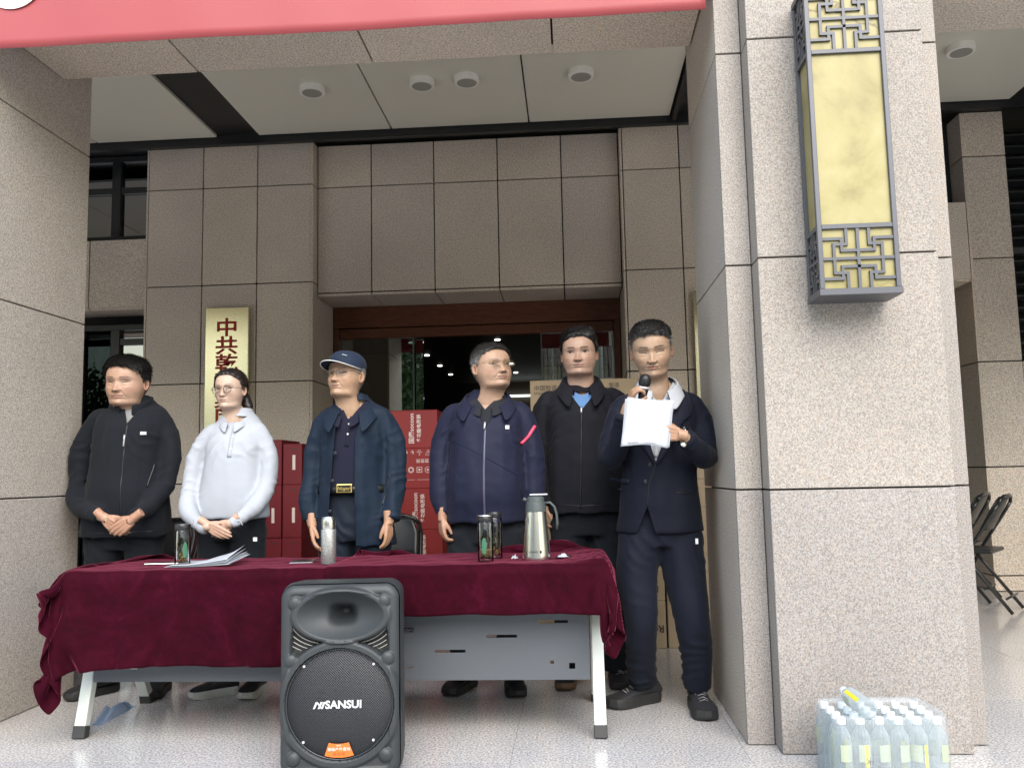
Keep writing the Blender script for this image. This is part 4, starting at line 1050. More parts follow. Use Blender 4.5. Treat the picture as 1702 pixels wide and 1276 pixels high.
def bvh_of(o):
    me = o.data; return BVHTree.FromPolygons([v.co.copy() for v in me.vertices], [tuple(p.vertices) for p in me.polygons])
def front_y(bvh, x, z, y0=2.0, dflt=4.3):
    h = bvh.ray_cast(Vector((x, y0, z)), Vector((0, 1, 0))); return h[0].y if h[0] else dflt
def strip(name, bvh, pts, width, mat, parent, off=.001, th=.0015, dflt=4.3, steps=None):
    """a band laid on the front of a garment along (x,z) points"""
    Q = []
    for a, b in zip(pts, pts[1:]):
        n = max(2, int(math.dist(a, b)/.012))
        for i in range(n): t = i/n; Q.append((a[0]+(b[0]-a[0])*t, a[1]+(b[1]-a[1])*t))
    Q.append(pts[-1]); V = []; F = []
    ys = [front_y(bvh, x, z, dflt=dflt) for x, z in Q]; ys = [min(ys[max(0, i-1):i+2]) for i in range(len(ys))]
    for i, (x, z) in enumerate(Q):
        a = Q[max(0, i-1)]; b = Q[min(len(Q)-1, i+1)]; d = math.hypot(b[0]-a[0], b[1]-a[1]) or 1; nx_, nz_ = -(b[1]-a[1])/d, (b[0]-a[0])/d; w = width(i/len(Q)) if callable(width) else width
        for s in (-.5, .5):
            xx, zz_ = x+nx_*w*s, z+nz_*w*s; yy = min(front_y(bvh, xx, zz_, dflt=ys[i]), ys[i]+.012)
            V.append((xx, yy-off-th, zz_)); V.append((xx, yy+.004, zz_))
    for i in range(len(Q)-1):
        a = i*4; b = a+4; F += [(a, a+2, b+2, b), (a+1, b+1, b+3, a+3), (a, b, b+1, a+1), (a+2, a+3, b+3, b+2)]
    F += [(0, 1, 3, 2), (len(V)-4, len(V)-2, len(V)-1, len(V)-3)]
    return mesh_obj(name, V, F, mat, parent, True)
def patch(name, bvh, quad, mat, parent, off=.003, n=8, smooth=True):
    """a small piece of cloth or print given by four (x,z) corners, laid on the front"""
    V = []; F = []
    for j in range(n+1):
        for i in range(n+1):
            u, w = i/n, j/n; x = (1-w)*((1-u)*quad[0][0]+u*quad[1][0])+w*((1-u)*quad[3][0]+u*quad[2][0]); z = (1-w)*((1-u)*quad[0][1]+u*quad[1][1])+w*((1-u)*quad[3][1]+u*quad[2][1])
            V.append((x, front_y(bvh, x, z)-off, z))
    for j in range(n):
        for i in range(n): q = j*(n+1)+i; F.append((q, q+1, q+n+2, q+n+1))
    o = mesh_obj(name, V, F, mat, parent, smooth); s = o.modifiers.new('t', 'SOLIDIFY'); s.thickness = .0015; s.offset = 0; return o
def button(bvh, x, z, r_, mat, parent, name='button'):
    y = front_y(bvh, x, z); o = MB().lathe([(r_*.9, -.0015), (r_, 0), (r_*.8, .0025), (r_*.5, .0018)], n=16).build(name, mat, None, True)
    o.matrix_basis = Matrix.Translation((x, y-.002, z)) @ Matrix.Rotation(PI/2, 4, 'X'); put(o, parent); return o

def collar(name, parent, mat, c, rx, ry, h, gap, drop=.0, flap=0, point=0, flare=.012, tilt=.0, spread=0, th=.003, lean=0):
    """band round the neck, open in front by +-gap radians; with flap it turns over to a shirt collar"""
    V = []; F = []; n = 44
    prof = [(0, 0), (0.002, .5), (.004, 1)]
    if flap: prof += [(.010, 1.02), (.010+flare*.5, .6), (.010+flare, .1)]
    K = len(prof)
    for i in range(n+1):
        t = gap+(2*PI-2*gap)*i/n; w = ((1+math.cos(t))/2)**1.5; fw = ((1+math.cos(t))/2)
        for q, (o_, hz) in enumerate(prof):
            ex = 1+.25*spread*w*(q/(K-1))
            r1 = (rx+o_)*ex; r2 = (ry+o_)
            hh = h*(1-.25*w); z = -drop*w+hz*hh
            if flap and q >= 4:
                pe = math.exp(-((min(t, 2*PI-t)-gap)/.38)**2); L = flap*(1+point*pe*1.1); z = -drop*w+hh-(L*(.5 if q == 4 else 1)); r1 += (L-flap)*.30*(q-3)/2+flare*.3*(q-3); r2 += flare*.7*(q-3)*(1+w)
            V.append((c[0]+r1*math.sin(t)+lean*hz, c[1]-r2*math.cos(t), c[2]+z))
    for i in range(n):
        for q in range(K-1): a = i*K+q; F.append((a, a+K, a+K+1, a+1))
    o = mesh_obj(name, V, F, mat, parent, True); s = o.modifiers.new('t', 'SOLIDIFY'); s.thickness = th; s.offset = 1
    s = o.modifiers.new('s', 'SUBSURF'); s.levels = 1; s.render_levels = 1
    return o

# ---- skin: one material, its tone carried per point (lips, brows, lids, stubble belong to the person; shade in creases and sockets is painted)
k = N('skin'); at_ = k.n('ShaderNodeAttribute'); at_.attribute_name = 'tone'
nz = k.noise(55, 4); c = k.mix(.5, at_.outputs['Color'], k.ramp(nz, [(.3, (.90, .86, .84)), (.7, (1.08, 1.06, 1.05))]), 'MULTIPLY')
c = k.mix(1.0, at_.outputs['Color'], k.ramp(nz, [(.3, (.93, .90, .88)), (.7, (1.05, 1.04, 1.04))]), 'MULTIPLY')
k.set(color=c, rough=.46, spec=.35, sss=.0); k.b.inputs['Subsurface Radius'].default_value = (.6, .25, .12); k.b.inputs['Subsurface Scale'].default_value = .01
k.bump(k.noise(260, 3), .12, .001); M_SKIN = k.m
k = N('hair'); at_ = k.n('ShaderNodeAttribute'); at_.attribute_name = 'tone'; k.set(color=at_.outputs['Color'], rough=.42, spec=.45); M_HAIR = k.m

HR = [  # (front y, front z, back y, back z, half width)  in head heights, chin 0, crown 1
    (.06, -.62, -.36, -.44, .30), (.10, -.36, -.33, -.30, .265), (.13, -.14, -.30, -.15, .250), (.20, -.045, -.30, -.02, .250), (.325, -.012, -.30, .07, .262),
    (.385, .015, -.31, .12, .278), (.405, .055, -.325, .17, .295), (.395, .115, -.34, .22, .313), (.405, .18, -.365, .275, .326), (.412, .25, -.385, .33, .337), (.408, .34, -.42, .40, .345),
    (.395, .43, -.445, .46, .348), (.385, .50, -.465, .52, .350), (.398, .58, -.478, .59, .350), (.395, .68, -.482, .68, .345), (.355, .79, -.46, .78, .325), (.27, .88, -.40, .87, .278),
    (.165, .945, -.30, .94, .205), (.06, .982, -.19, .98, .118), (-.06, 1.0, -.08, 1.0, .012)]

def make_head(S):
    nc, nr = 168, 190
    Q = catmull(HR, 400); zf = Q[:, 1]; t = np.zeros(nr)
    # rows spaced evenly by the front contour, denser in the face
    seg = np.sqrt(np.diff(Q[:, 0])**2+np.diff(Q[:, 1])**2); seg *= np.where((Q[1:, 1] > .1) & (Q[1:, 1] < .64), 2.0, 1.0)
    cum = np.concatenate([[0], np.cumsum(seg)]); s = np.linspace(0, cum[-1], nr); Q = np.stack([np.interp(s, cum, Q[:, i]) for i in range(5)], 1)
    u = np.linspace(-1, 1, nc, endpoint=False); A = PI*(.50*u+.50*u**3)
    Fy, Fz, By, Bz, W = [Q[:, i][:, None] for i in range(5)]
    ca, sa = np.cos(A)[None, :], np.sin(A)[None, :]
    nk = S.get('neck', 1.0); kf = 1+(nk-1)*np.clip((.06-Fz)/.12, 0, 1); W = W*kf; By = By*(1+(kf-1)*.6); Fy = Fy+.10*(kf-1)*(Fz < -.02)
    jaw = S.get('jaw', 1)*.94; Wm = W*(1+(jaw-1)*np.exp(-((Fz-.12)/.16)**2)); fat = S.get('fat', 0); Wm = Wm+fat*np.exp(-((Fz-.20)/.16)**2)
    ex = .90+S.get('chinv', .62)*np.exp(-((Fz-.03)/.15)**2)*(ca > 0)*np.clip(ca*1.5, 0, 1)
    X = Wm*np.sign(sa)*np.abs(sa)**ex; mid = (Fy+By)/2+.02; Yc = np.where(ca >= 0, mid+(Fy-mid)*np.abs(ca)**.93, mid+(By-mid)*np.abs(ca)**.95)
    Z = Fz+(Bz-Fz)*(1-ca)/2
    fr = np.clip(ca*1.6, 0, 1); ax = np.abs(X); g = lambda a, b, sx_, sz: np.exp(-((ax-a)/sx_)**2-((Z-b)/sz)**2)
    D = np.zeros_like(X)
    nl = S.get('nose', 1.0)
    hz = np.interp(Z, [.272, .285, .300, .318, .345, .37, .42, .50, .56, .62], [0, .030, .080, .106, .110, .092, .058, .024, .010, 0])*nl
    sx_ = np.interp(Z, [.28, .345, .42, .50, .6], [.052, .054, .044, .042, .055]); D += hz*np.exp(-(X/sx_)**2)
    D += .046*nl*g(.058, .322, .026, .026)
    D -= .038*g(.150, .505, .080, .050); D += .024*g(.155, .482, .062, .036); D -= .010*g(.155, .520, .07, .012)
    D += .010*g(.15, .585, .10, .028); D += .012*g(.0, .60, .10, .05)
    D += .022*g(.205, .370, .085, .075)+fat*.3*g(.22, .24, .1, .1)
    bag = S.get('age', .5); D += .006*bag*g(.150, .442, .055, .014); D -= .006*bag*g(.150, .425, .06, .010)
    nlx = .070+(.33-Z)*.55; D -= .010*(.4+bag)*np.exp(-((ax-nlx)/.013)**2)*((Z < .33) & (Z > .17))
    mw = S.get('mouthw', .105); mz = S.get('mouthz', .205)
    D += .016*g(0, mz+.022, mw*.9, .018); D += .020*g(0, mz-.024, mw*.75, .020); D -= .014*g(0, mz, mw, .006); D -= .008*g(mw, mz-.004, .018, .014)
    D -= .012*g(0, mz-.062, .09, .018); D += .018*g(0, .065, .085, .045); D -= .006*np.exp(-(X/.012)**2)*((Z > .235) & (Z < .275))
    D += .010*S.get('chin2', 0)*g(0, -.01, .2, .03)
    Yc = Yc+D*fr
    if S.get('open'): Yc = Yc-.012*g(0, mz-.002, mw*.7, .010)*fr
    # ---- tone
    sk_ = np.array(S['skin']); C = np.ones(X.shape+(3,))*sk_
    def blend(m, col): nonlocal C; m = np.clip(m, 0, 1)[..., None]*np.clip(fr*2, 0, 1)[..., None]; C = C*(1-m)+np.array(col)*m
    blend(.30*(g(.22, .33, .10, .09)+g(0, .33, .06, .05)), sk_*np.array([1.06, .80, .76]))
    blend(S.get('stubble', .12)*(g(0, .12, .20, .09)+.6*g(0, .255, .10, .018)), sk_*.62)
    up = .018*(1-(X/.06)**2*.25)+.004*np.cos(X*60); lipw = np.clip(1-(ax/mw)**2, 0, 1)
    lip = ((Z < mz+.026*lipw) & (Z > mz-.034*lipw) & (ax < mw)).astype(float)*S.get('lipv', 1); blend(lip*.75, S.get('lip', sk_*np.array([.80, .50, .46])))
    ml = np.exp(-((Z-mz-.004*np.cos(X*30)+.10*S.get('frown', 0)*ax**1.5)/(.0100 if not S.get('open') else .014))**2)*(ax < mw*(1 if not S.get('open') else .72)); blend(ml*.85, (.055, .020, .018))
    if S.get('open'): blend(np.exp(-((Z-mz-.008)/.004)**2)*(ax < mw*.5)*.7, (.5, .45, .38))
    blend(.95*np.exp(-((ax-.030)/.017)**2-((Z-.298)/.0095)**2), (.05, .02, .015)); blend(.40*np.exp(-(X/.09)**2-((Z-.283)/.010)**2), sk_*.5); blend(.48*np.exp(-((ax-.085)/.012)**2-((Z-.315)/.025)**2), sk_*.55)  # nostrils, then shade painted under and beside the nose
    blend(.42*bag*np.exp(-((ax-nlx)/.008)**2)*((Z < .335) & (Z > .17)), sk_*.55)  # painted shade along the fold from nose to mouth
    blend(.40*bag*np.exp(-((Z-.435-(.15-ax)**2*.8)/.007)**2)*(np.abs(ax-.15) < .07), sk_*.62)  # painted shade in the crease below the eye
    blend(.52*g(.078, .505, .026, .042), sk_*.48); blend(.22*g(.155, .515, .075, .026), sk_*.62)  # eye socket shade painted into the tone
    ez = .492; eh = S.get('eye', .5); el = .070; exx = (ax-.155)/el; inside = np.abs(exx) < 1; cap_ = np.clip(1-exx**2, 0, 1)
    tiltz = .008*exx
    zu = ez+tiltz+.019*eh*2*cap_**.8; zl = ez+tiltz-.011*eh*2*cap_**.8
    op = inside & (Z < zu) & (Z > zl); blend(op*1.0, (.42, .38, .35))
    gx = S.get('gaze', 0); iris = np.exp(-(((X-np.sign(X)*.155-gx)/.036)**2+((Z-ez-.002)/.036)**2)**3); blend(op*iris, (.022, .012, .009))
    blend(np.exp(-((Z-zu-.003)/.0145)**2)*(np.abs(exx) < 1.06)*1.0, (.030, .018, .014)); blend(np.exp(-((Z-zl)/.005)**2)*(np.abs(exx) < 1)*.35, sk_*.42)
    blend(np.exp(-((Z-zu-.020)/.005)**2)*(np.abs(exx) < 1.0)*.40, sk_*.50)  # upper lid crease, its shade painted as a darker line
    bz_ = .592+.012*np.sin(np.clip((ax-.05)/.19, 0, 1)*PI*.8)+S.get('brow', 0)*(ax-.15); bm2 = np.exp(-((Z-bz_)/.0165)**4)*np.clip((ax-.050)/.02, 0, 1)*np.clip((.250-ax)/.06, 0, 1)
    blend(bm2*min(1, S.get('browv', .8)*1.25), S.get('browc', (.035, .025, .02)))
    P = np.stack([X, Yc, Z], -1)
    idx = np.arange(nr*nc).reshape(nr, nc); F = []
    for i in range(nr-1):
        a = idx[i]; b = idx[i+1]; F += list(zip(a, np.roll(a, -1), np.roll(b, -1), b))
    F.append(tuple(idx[-1]))
    return P.reshape(-1, 3), F, C.reshape(-1, 3), (nr, nc)

def ear(side, S):
    V = []; F = []; n = 18; m_ = 12
    for j in range(m_+1):
        for i in range(n):
            t = PI*j/m_; a = 2*PI*i/n
            y = math.sin(t)*math.cos(a); z = math.sin(t)*math.sin(a)*(1.0 if math.sin(a) > 0 else .95); x = math.cos(t)
            r_ = math.hypot(y, z); zz_ = z*.135; yy = y*(.070 if z > -.3 else .055); xx = x*.022
            if x > 0: xx += .020*math.exp(-((r_-.82)/.2)**2)-.020*math.exp(-(r_/.45)**2)
            xx += -.02+.045*(1-(y+1)/2)*1.0
            V.append((side*(.352+xx), -.045+yy-.02*z, .435+zz_))
    for j in range(m_):
        for i in range(n): F.append((j*n+i, (j+1)*n+i, (j+1)*n+(i+1) % n, j*n+(i+1) % n))
    sk_ = np.array(S['skin']); C = np.array([sk_*np.array([1.0, .86, .82])*(1-.35*math.exp(-((v[1]+.045)**2+(v[2]-.43)**2)/.0016)) for v in V])  # shade of the ear hollow painted into the tone
    return np.array(V), F, C

def head_xf(S):
    """head heights -> world"""
    Hh, ws = S['H'], S.get('w', 1.0); yaw, pit, rol = R(S.get('yaw', 0)), R(S.get('pitch', 0)), R(S.get('roll', 0))
    Rm = Matrix.Rotation(yaw, 3, 'Z') @ Matrix.Rotation(rol, 3, 'Y') @ Matrix.Rotation(pit, 3, 'X'); A_ = np.array(Rm); piv = np.array([0, -.08, .12])
    c = np.array([S['chin'][0], S['Y'], S['chin'][1]+.12*Hh])
    def f(P):
        P = np.atleast_2d(np.asarray(P, float)); w = np.clip((P[:, 2]+.45)/.50, 0, 1); w = w*w*(3-2*w); Qh = P-piv
        L = np.stack([Qh[:, 0]*ws, -Qh[:, 1], Qh[:, 2]], -1)*Hh
        Rr = L@A_.T
        nb = L.copy(); nb[:, 0] += S.get('neckdx', 0)
        return c+Rr*w[:, None]+nb*(1-w[:, None])
    return f

def hand(o, a, n, side, curl=(.5, .5, .5, .5), thumb=(.3, .4), sc=.93, spread=.0, wrist_len=.07, pinch=0):
    """wrist o, direction of the fingers a, palm normal n (where the fingers curl to), side +-1 puts the thumb; all in world space"""
    sc *= .885
    a = Vector(a).normalized(); n = Vector(n); n = (n-a*n.dot(a)).normalized(); t = a.cross(n)*side; o = Vector(o); P = lambda u, v, w: o+(a*u+t*v+n*w)*sc
    pcs = []
    pcs.append(limb([P(-wrist_len, 0, 0), P(-.02, 0, 0), P(.012, .0, 0)], [.027*sc, .0255*sc, .027*sc], 14, 8))
    Kv = [.030, .010, -.011, -.030]; Ku = [.088, .093, .089, .080]; L = [.072, .080, .074, .058]; Rr = [.0104, .0107, .0102, .0092]
    for i in range(4):
        pcs.append(limb([P(.005, Kv[i]*.62, 0), P(.045, Kv[i]*.85, -.003), P(Ku[i], Kv[i], 0)], [.0150*sc, .0145*sc, .0118*sc], 12, 8))
        c = curl[i]*1.0; an = 0; p = (Ku[i], Kv[i], 0); pts = [p]; sp_ = spread*(1.5-i)*.09
        for q, (f_, cc) in enumerate(((.46, .75), (.30, 1.1), (.24, .7))):
            an += c*cc; l = L[i]*f_; p = (p[0]+l*math.cos(an), p[1]+l*sp_, p[2]+l*math.sin(an)); pts.append(p)
        pcs.append(limb([P(*q) for q in pts], [Rr[i]*1.1*sc, Rr[i]*sc, Rr[i]*.93*sc, Rr[i]*.72*sc], 12, 16)); pcs.append(ball(P(*pts[-1]), Rr[i]*.74*sc, 8))
    th, cu = thumb
    pts = [(.012, .018, .004), (.040, .036+.010*th, .010+.012*cu), (.066, .046+.020*th, .016+.030*cu), (.090, .048+.022*th-.012*pinch, .018+.046*cu)]
    pcs.append(limb([P(*q) for q in pts], [.0150*sc, .0135*sc, .0115*sc, .0085*sc], 12, 14)); pcs.append(ball(P(*pts[-1]), .0088*sc, 8))
    V, F = remesh(pcs, .0030, 3, .5)
    return V, F

M_LACE = simple('lace', (.25, .25, .26), .6); M_SOLE = simple('black_sole', (.02, .02, .021), .6); M_SOLEW = simple('white_sole', (.62, .61, .57), .5)
def shoe(parent, ankle, ang, L=.285, upper=None, sole=None, laces=True, w=1.0, chunky=1.0):
    """ankle (x,y) on the floor under the ankle; ang turns the toe from -Y"""
    ca, sa = math.cos(ang), math.sin(ang)
    T = lambda u, v, z: (ankle[0]+v*ca+u*sa, ankle[1]-u*ca+v*sa, z)     # u towards the toe
    sec = [(-.085, .030, .035, .085), (-.070, .036, .030, .105), (-.03, .038, .030, .112), (.02, .039, .030, .105), (.06, .042, .030, .086), (.10, .048, .030, .070), (.14, .050, .030, .060), (.172, .043, .028, .050), (.190, .026, .03, .040)]
    sc = L/.285; V = []; F = []; n = 20; Q = catmull(sec, 30)
    for u, hw, zb, zt in Q:
        for q in range(n):
            a = 2*PI*q/n; c, s = math.cos(a), math.sin(a); z = (zb+zt)/2+(zt-zb)/2*s; nar = 1-.45*max(0, s)**1.5*(zt > .075)
            V.append(T(u*sc, hw*w*math.copysign(abs(c)**.8, c)*nar-.004*math.sin((u+.08)*9), z))
    K = len(Q)
    for j in range(K-1):
        for q in range(n): F.append((j*n+q, j*n+(q+1) % n, (j+1)*n+(q+1) % n, (j+1)*n+q))
    F.append(tuple(range(n-1, -1, -1))); F.append(tuple(range((K-1)*n, K*n)))
    s = mesh_obj('shoe', V, F, upper, parent, True)
    V = []; F = []; zs_ = (0.001, .012, .030*chunky, .040*chunky)
    out = []; m = 15
    for i in range(m+1): u = -.092+.292*i/m; out.append(u)
    hwf = lambda u: np.interp(u, [-.095, -.085, -.06, 0, .04, .10, .15, .18, .197, .202], [.008, .026, .038, .040, .041, .051, .052, .042, .022, .006])*w
    ring = [(u, hwf(u)) for u in out]+[(u, -hwf(u)) for u in reversed(out)]
    for zi, z in enumerate(zs_):
        gg = (1.0, 1.04, 1.03, .97)[zi]; lift = .010*(zi < 2)
        for u, v in ring: V.append(T(u*sc*(1 if zi else .97), v*gg-.004*math.sin((u+.08)*9), z+lift*max(0, (u-.13)/.07)**1.5))
    nn = len(ring)
    for j in range(3):
        for q in range(nn): F.append((j*nn+q, j*nn+(q+1) % nn, (j+1)*nn+(q+1) % nn, (j+1)*nn+q))
    F.append(tuple(range(nn-1, -1, -1))); F.append(tuple(range(3*nn, 4*nn)))
    mesh_obj('sole', V, F, sole, s, False)
    if laces:
        m_ = MB()
        for i in range(5):
            u = .035+.020*i; z = np.interp(u, [.02, .06, .10, .14], [.107, .092, .076, .066])
            m_.tube([T(u, -.020, z-.006), T(u+.008, 0, z+.004), T(u+.012 if i % 2 else u, .020, z-.006)], .0019, 6)
        m_.tube([T(.03, .004, .112), T(.045, .025, .104), T(.052, .030, .080)], .0018, 6); m_.tube([T(.03, -.004, .112), T(.05, -.022, .104), T(.062, -.026, .082)], .0018, 6)
        m_.build('laces', M_LACE, s, True)
    return s

def add_tone(o, C, name='tone'):
    a = o.data.color_attributes.new(name, 'FLOAT_COLOR', 'POINT'); arr = np.ones((len(C), 4), dtype=np.float32); arr[:, :3] = C; a.data.foreach_set('color', arr.ravel())

def hairdo(S, P, shape, xf, parent):
    """hair: a close shell over the scalp and several thousand strands rooted in it"""
    nr, nc = shape; Pg = P.reshape(nr, nc, 3); X, Y, Z = Pg[..., 0], Pg[..., 1], Pg[..., 2]; ax = np.abs(X)
    hl = S.get('hairline', .80); tm = S.get('temple', .30)
    line = np.interp(Y, [-.48, -.33, -.20, -.10, -.02, .06, .10, .16, .24, .32, .42], [.14, .14, .20, .34, .56 if not S.get('sideburn', 1) else .46, .50, .60, .70, .76, hl-.005, hl])
    line = line+S.get('part', 0)*X
    rs = np.random.RandomState(S.get('seed', 1))
    ear_ = (np.abs(Y+.05) < .075) & (Z < .56) & (ax > .25)
    nzf = np.array([noise.noise(Vector((p[0]*14, p[1]*14, p[2]*14+S.get('seed', 1)))) for p in P]).reshape(nr, nc)
    nz2 = np.array([noise.noise(Vector((p[0]*42, p[1]*42, p[2]*30+S.get('seed', 1)))) for p in P]).reshape(nr, nc)
    d = Z-line+.026*nzf+.020*nz2; inside = np.where(ear_, -1, d)
    th = np.interp(Z, [.15, .45, .62, .78, .92, 1.0], S.get('thick', [.008, .016, .026, .05, .07, .075]))
    hz = np.clip(inside/.05, 0, 1)**.6; off = th*hz
    Nn = -vnormals(P, [tuple(f) for f in S['_F'][:-1]]).reshape(nr, nc, 3)
    tuft = np.array([noise.noise(Vector((p[0]*S.get('tf', 11), p[1]*5, p[2]*6+5+S.get('seed', 1)))) for p in P]).reshape(nr, nc)
    Q = Pg+Nn*(off*(1+.35*tuft*(Z > .6)))[..., None]
    Q[..., 2] += S.get('lift', 0)*hz*np.clip((Y-.0)/.4, 0, 1)*(Z > .75)
    keep = inside > 0
    idx = -np.ones((nr, nc), int); V = []; 
    m = keep; ids = np.where(m); idx[ids] = np.arange(len(ids[0])); V = Q[ids]
    F = []
    for i in range(nr-1):
        for j in range(nc):
            j2 = (j+1) % nc; q = (idx[i, j], idx[i, j2], idx[i+1, j2], idx[i+1, j])
            if min(q) >= 0: F.append(q)
    col = np.array(S.get('haircol', (.012, .010, .009))); gcol = np.array((.22, .215, .21)); gr = S.get('grey', 0)
    def tone(p, r_=0):
        g_ = gr*np.clip((.80-p[..., 2])/.28, 0, 1)+S.get('greytop', 0); return col*(1-g_)[..., None]+gcol*g_[..., None]
    Ct = tone(V)
    # strands
    n = S.get('strands', 5200); w = (rs.rand(len(V)) < 1); pick = rs.randint(0, len(V), n); Np = Nn[ids][pick]; base = V[pick]+rs.normal(0, .006, (n, 3))
    comb = np.array(S.get('comb', (0.3, .3, .2))); cdir = np.where((base[:, 2] > .72)[:, None], comb, np.array([0, -.35, -1.0])*.8); cdir = cdir-Np*(cdir*Np).sum(1, keepdims=True)
    cdir /= np.linalg.norm(cdir, axis=1, keepdims=True)+1e-9
    up_ = S.get('stand', .5); Ls = np.interp(base[:, 2], [.2, .6, .8, 1], S.get('len', [.03, .06, .12, .13]))*rs.uniform(.6, 1.25, n)
    d1 = cdir+Np*up_*rs.uniform(.5, 1.4, (n, 1))+rs.normal(0, S.get('fuzz', .14), (n, 3)); d1 /= np.linalg.norm(d1, axis=1, keepdims=True)
    d2 = cdir+Np*up_*.15+rs.normal(0, S.get('fuzz', .14)*1.3, (n, 3)); d2 /= np.linalg.norm(d2, axis=1, keepdims=True)
    sd_ = np.cross(d1, Np)+rs.normal(0, .2, (n, 3)); sd_ /= np.linalg.norm(sd_, axis=1, keepdims=True)+1e-9
    wd = S.get('sw', .0042); b0 = base-Np*.012; p1 = base+d1*(Ls*.5)[:, None]; p2 = p1+d2*(Ls*.5)[:, None]
    SV = np.stack([b0-sd_*wd, b0+sd_*wd, p1+sd_*wd*.8, p1-sd_*wd*.8, p2], 1).reshape(-1, 3); k0 = len(V); SF = []
    for i in range(n): q = k0+i*5; SF += [(q, q+1, q+2, q+3), (q+3, q+2, q+4)]
    jit = rs.uniform(.5, 1.7, (n, 1)); gm = (rs.rand(n, 1) < (gr*np.clip((.85-base[:, 2:3])/.3, 0, 1)+S.get('greytop', 0))*1.1); Sc = np.where(gm, gcol*1.5, col*jit)
    C = np.concatenate([Ct, np.repeat(Sc, 5, axis=0)])
    o = mesh_obj('hair', np.concatenate([xf(V), xf(SV)]), F+SF, M_HAIR, parent, True); add_tone(o, C); return o

def person(S):
    """body (head, neck, trunk stub, hands in one mesh), hair; returns the root and the head frame"""
    root = thing('person', S['label'], 'person', (S['base'][0], S['base'][1], 0))
    P, F, C, shp = make_head(S); S['_F'] = F; xf = head_xf(S); W_ = xf(P)
    V = [W_]; Fs = list(F); Cs = [C]; k0 = len(W_)
    for s in (-1, 1):
        ev, ef, ec = ear(s, S); V.append(xf(ev)); Fs += [tuple(i+k0 for i in f) for f in ef]; Cs.append(ec); k0 += len(ev)
    sk_ = np.array(S['skin'])
    arms = []
    for (pts, rad), h in zip(S['sleeves'], S['hands']):
        sg = np.sign(pts[0][0]-S['neckx']); q0 = (pts[0][0]-sg*.09, pts[0][1], pts[0][2]-.02)
        arms.append(([q0]+list(pts[:-1])+[tuple((Vector(pts[-1])+Vector(h['o']))/2), tuple(Vector(h['o'])+Vector(h['a']).normalized()*.01)], [.05]+[r_*.62 for r_ in rad[:-1]]+[.024, .020]))
    pcs = [S['trunk']] + [limb(a, r_) for a, r_ in arms]
    tv, tf = pcs[0]
    for v, f in pcs:
        V.append(np.array(v)); Fs += [tuple(i+k0 for i in q) for q in f]; Cs.append(np.tile(sk_, (len(v), 1))); k0 += len(v)
    for h in S['hands']:
        v, f = hand(**h); nz_ = np.array([noise.noise(Vector(p)*60) for p in v]); V.append(v); Fs += [tuple(i+k0 for i in q) for q in f]; Cs.append(sk_*np.array([1.02, .90, .86])*(1+.10*nz_[:, None])*S.get('handtone', .95)); k0 += len(v)
    o = mesh_obj('body', np.concatenate(V), Fs, M_SKIN, root, True); add_tone(o, np.concatenate(Cs))
    if S.get('hair', True): hairdo(S, P, shp, xf, root)
    return root, xf, (P, shp)

def torso_rings(S, shrink=0):
    up = S.get('up', 0)
    x0, x1, y = S['hemx'], S['neckx'], S['Y']+S.get('ty', .02); zh, zs_ = S['hem'], S['zs']+up; s = S['sh']; d = S.get('depth', .125); wh, ww, wc = S['widths']
    L = lambda t: x0+(x1-x0)*t; k_ = shrink; b = S.get('belly', 0)
    return [(x0, y, zh, wh-k_, d-k_+b*.5), (x0, y, zh+.03, wh-k_, d-k_+b*.6), (L(.35), y-b*.4, zh+(zs_-zh)*.33, ww-k_, d-k_+b), (L(.65), y-b*.2, zh+(zs_-zh)*.62, wc-k_, d+.004-k_+b*.3), (x1, y, zs_-.10, min(wc+.004, s+.03)-k_, d-.006-k_),
            (x1, y+.005, zs_-.035, s-.012-k_, d-.030-k_), (x1, y+.012, zs_+.004, s*.82-k_, d-.046-k_*.7), (x1, y+.02, zs_+.036, .122*min(1, s/.19)-k_*.6, .078-k_*.5), (x1, y+.02, zs_+.072, .084*min(1, s/.185)-k_*.5, .066-k_*.5), (x1, y+.02, zs_+.092, .070-k_*.5, .058-k_*.5)]

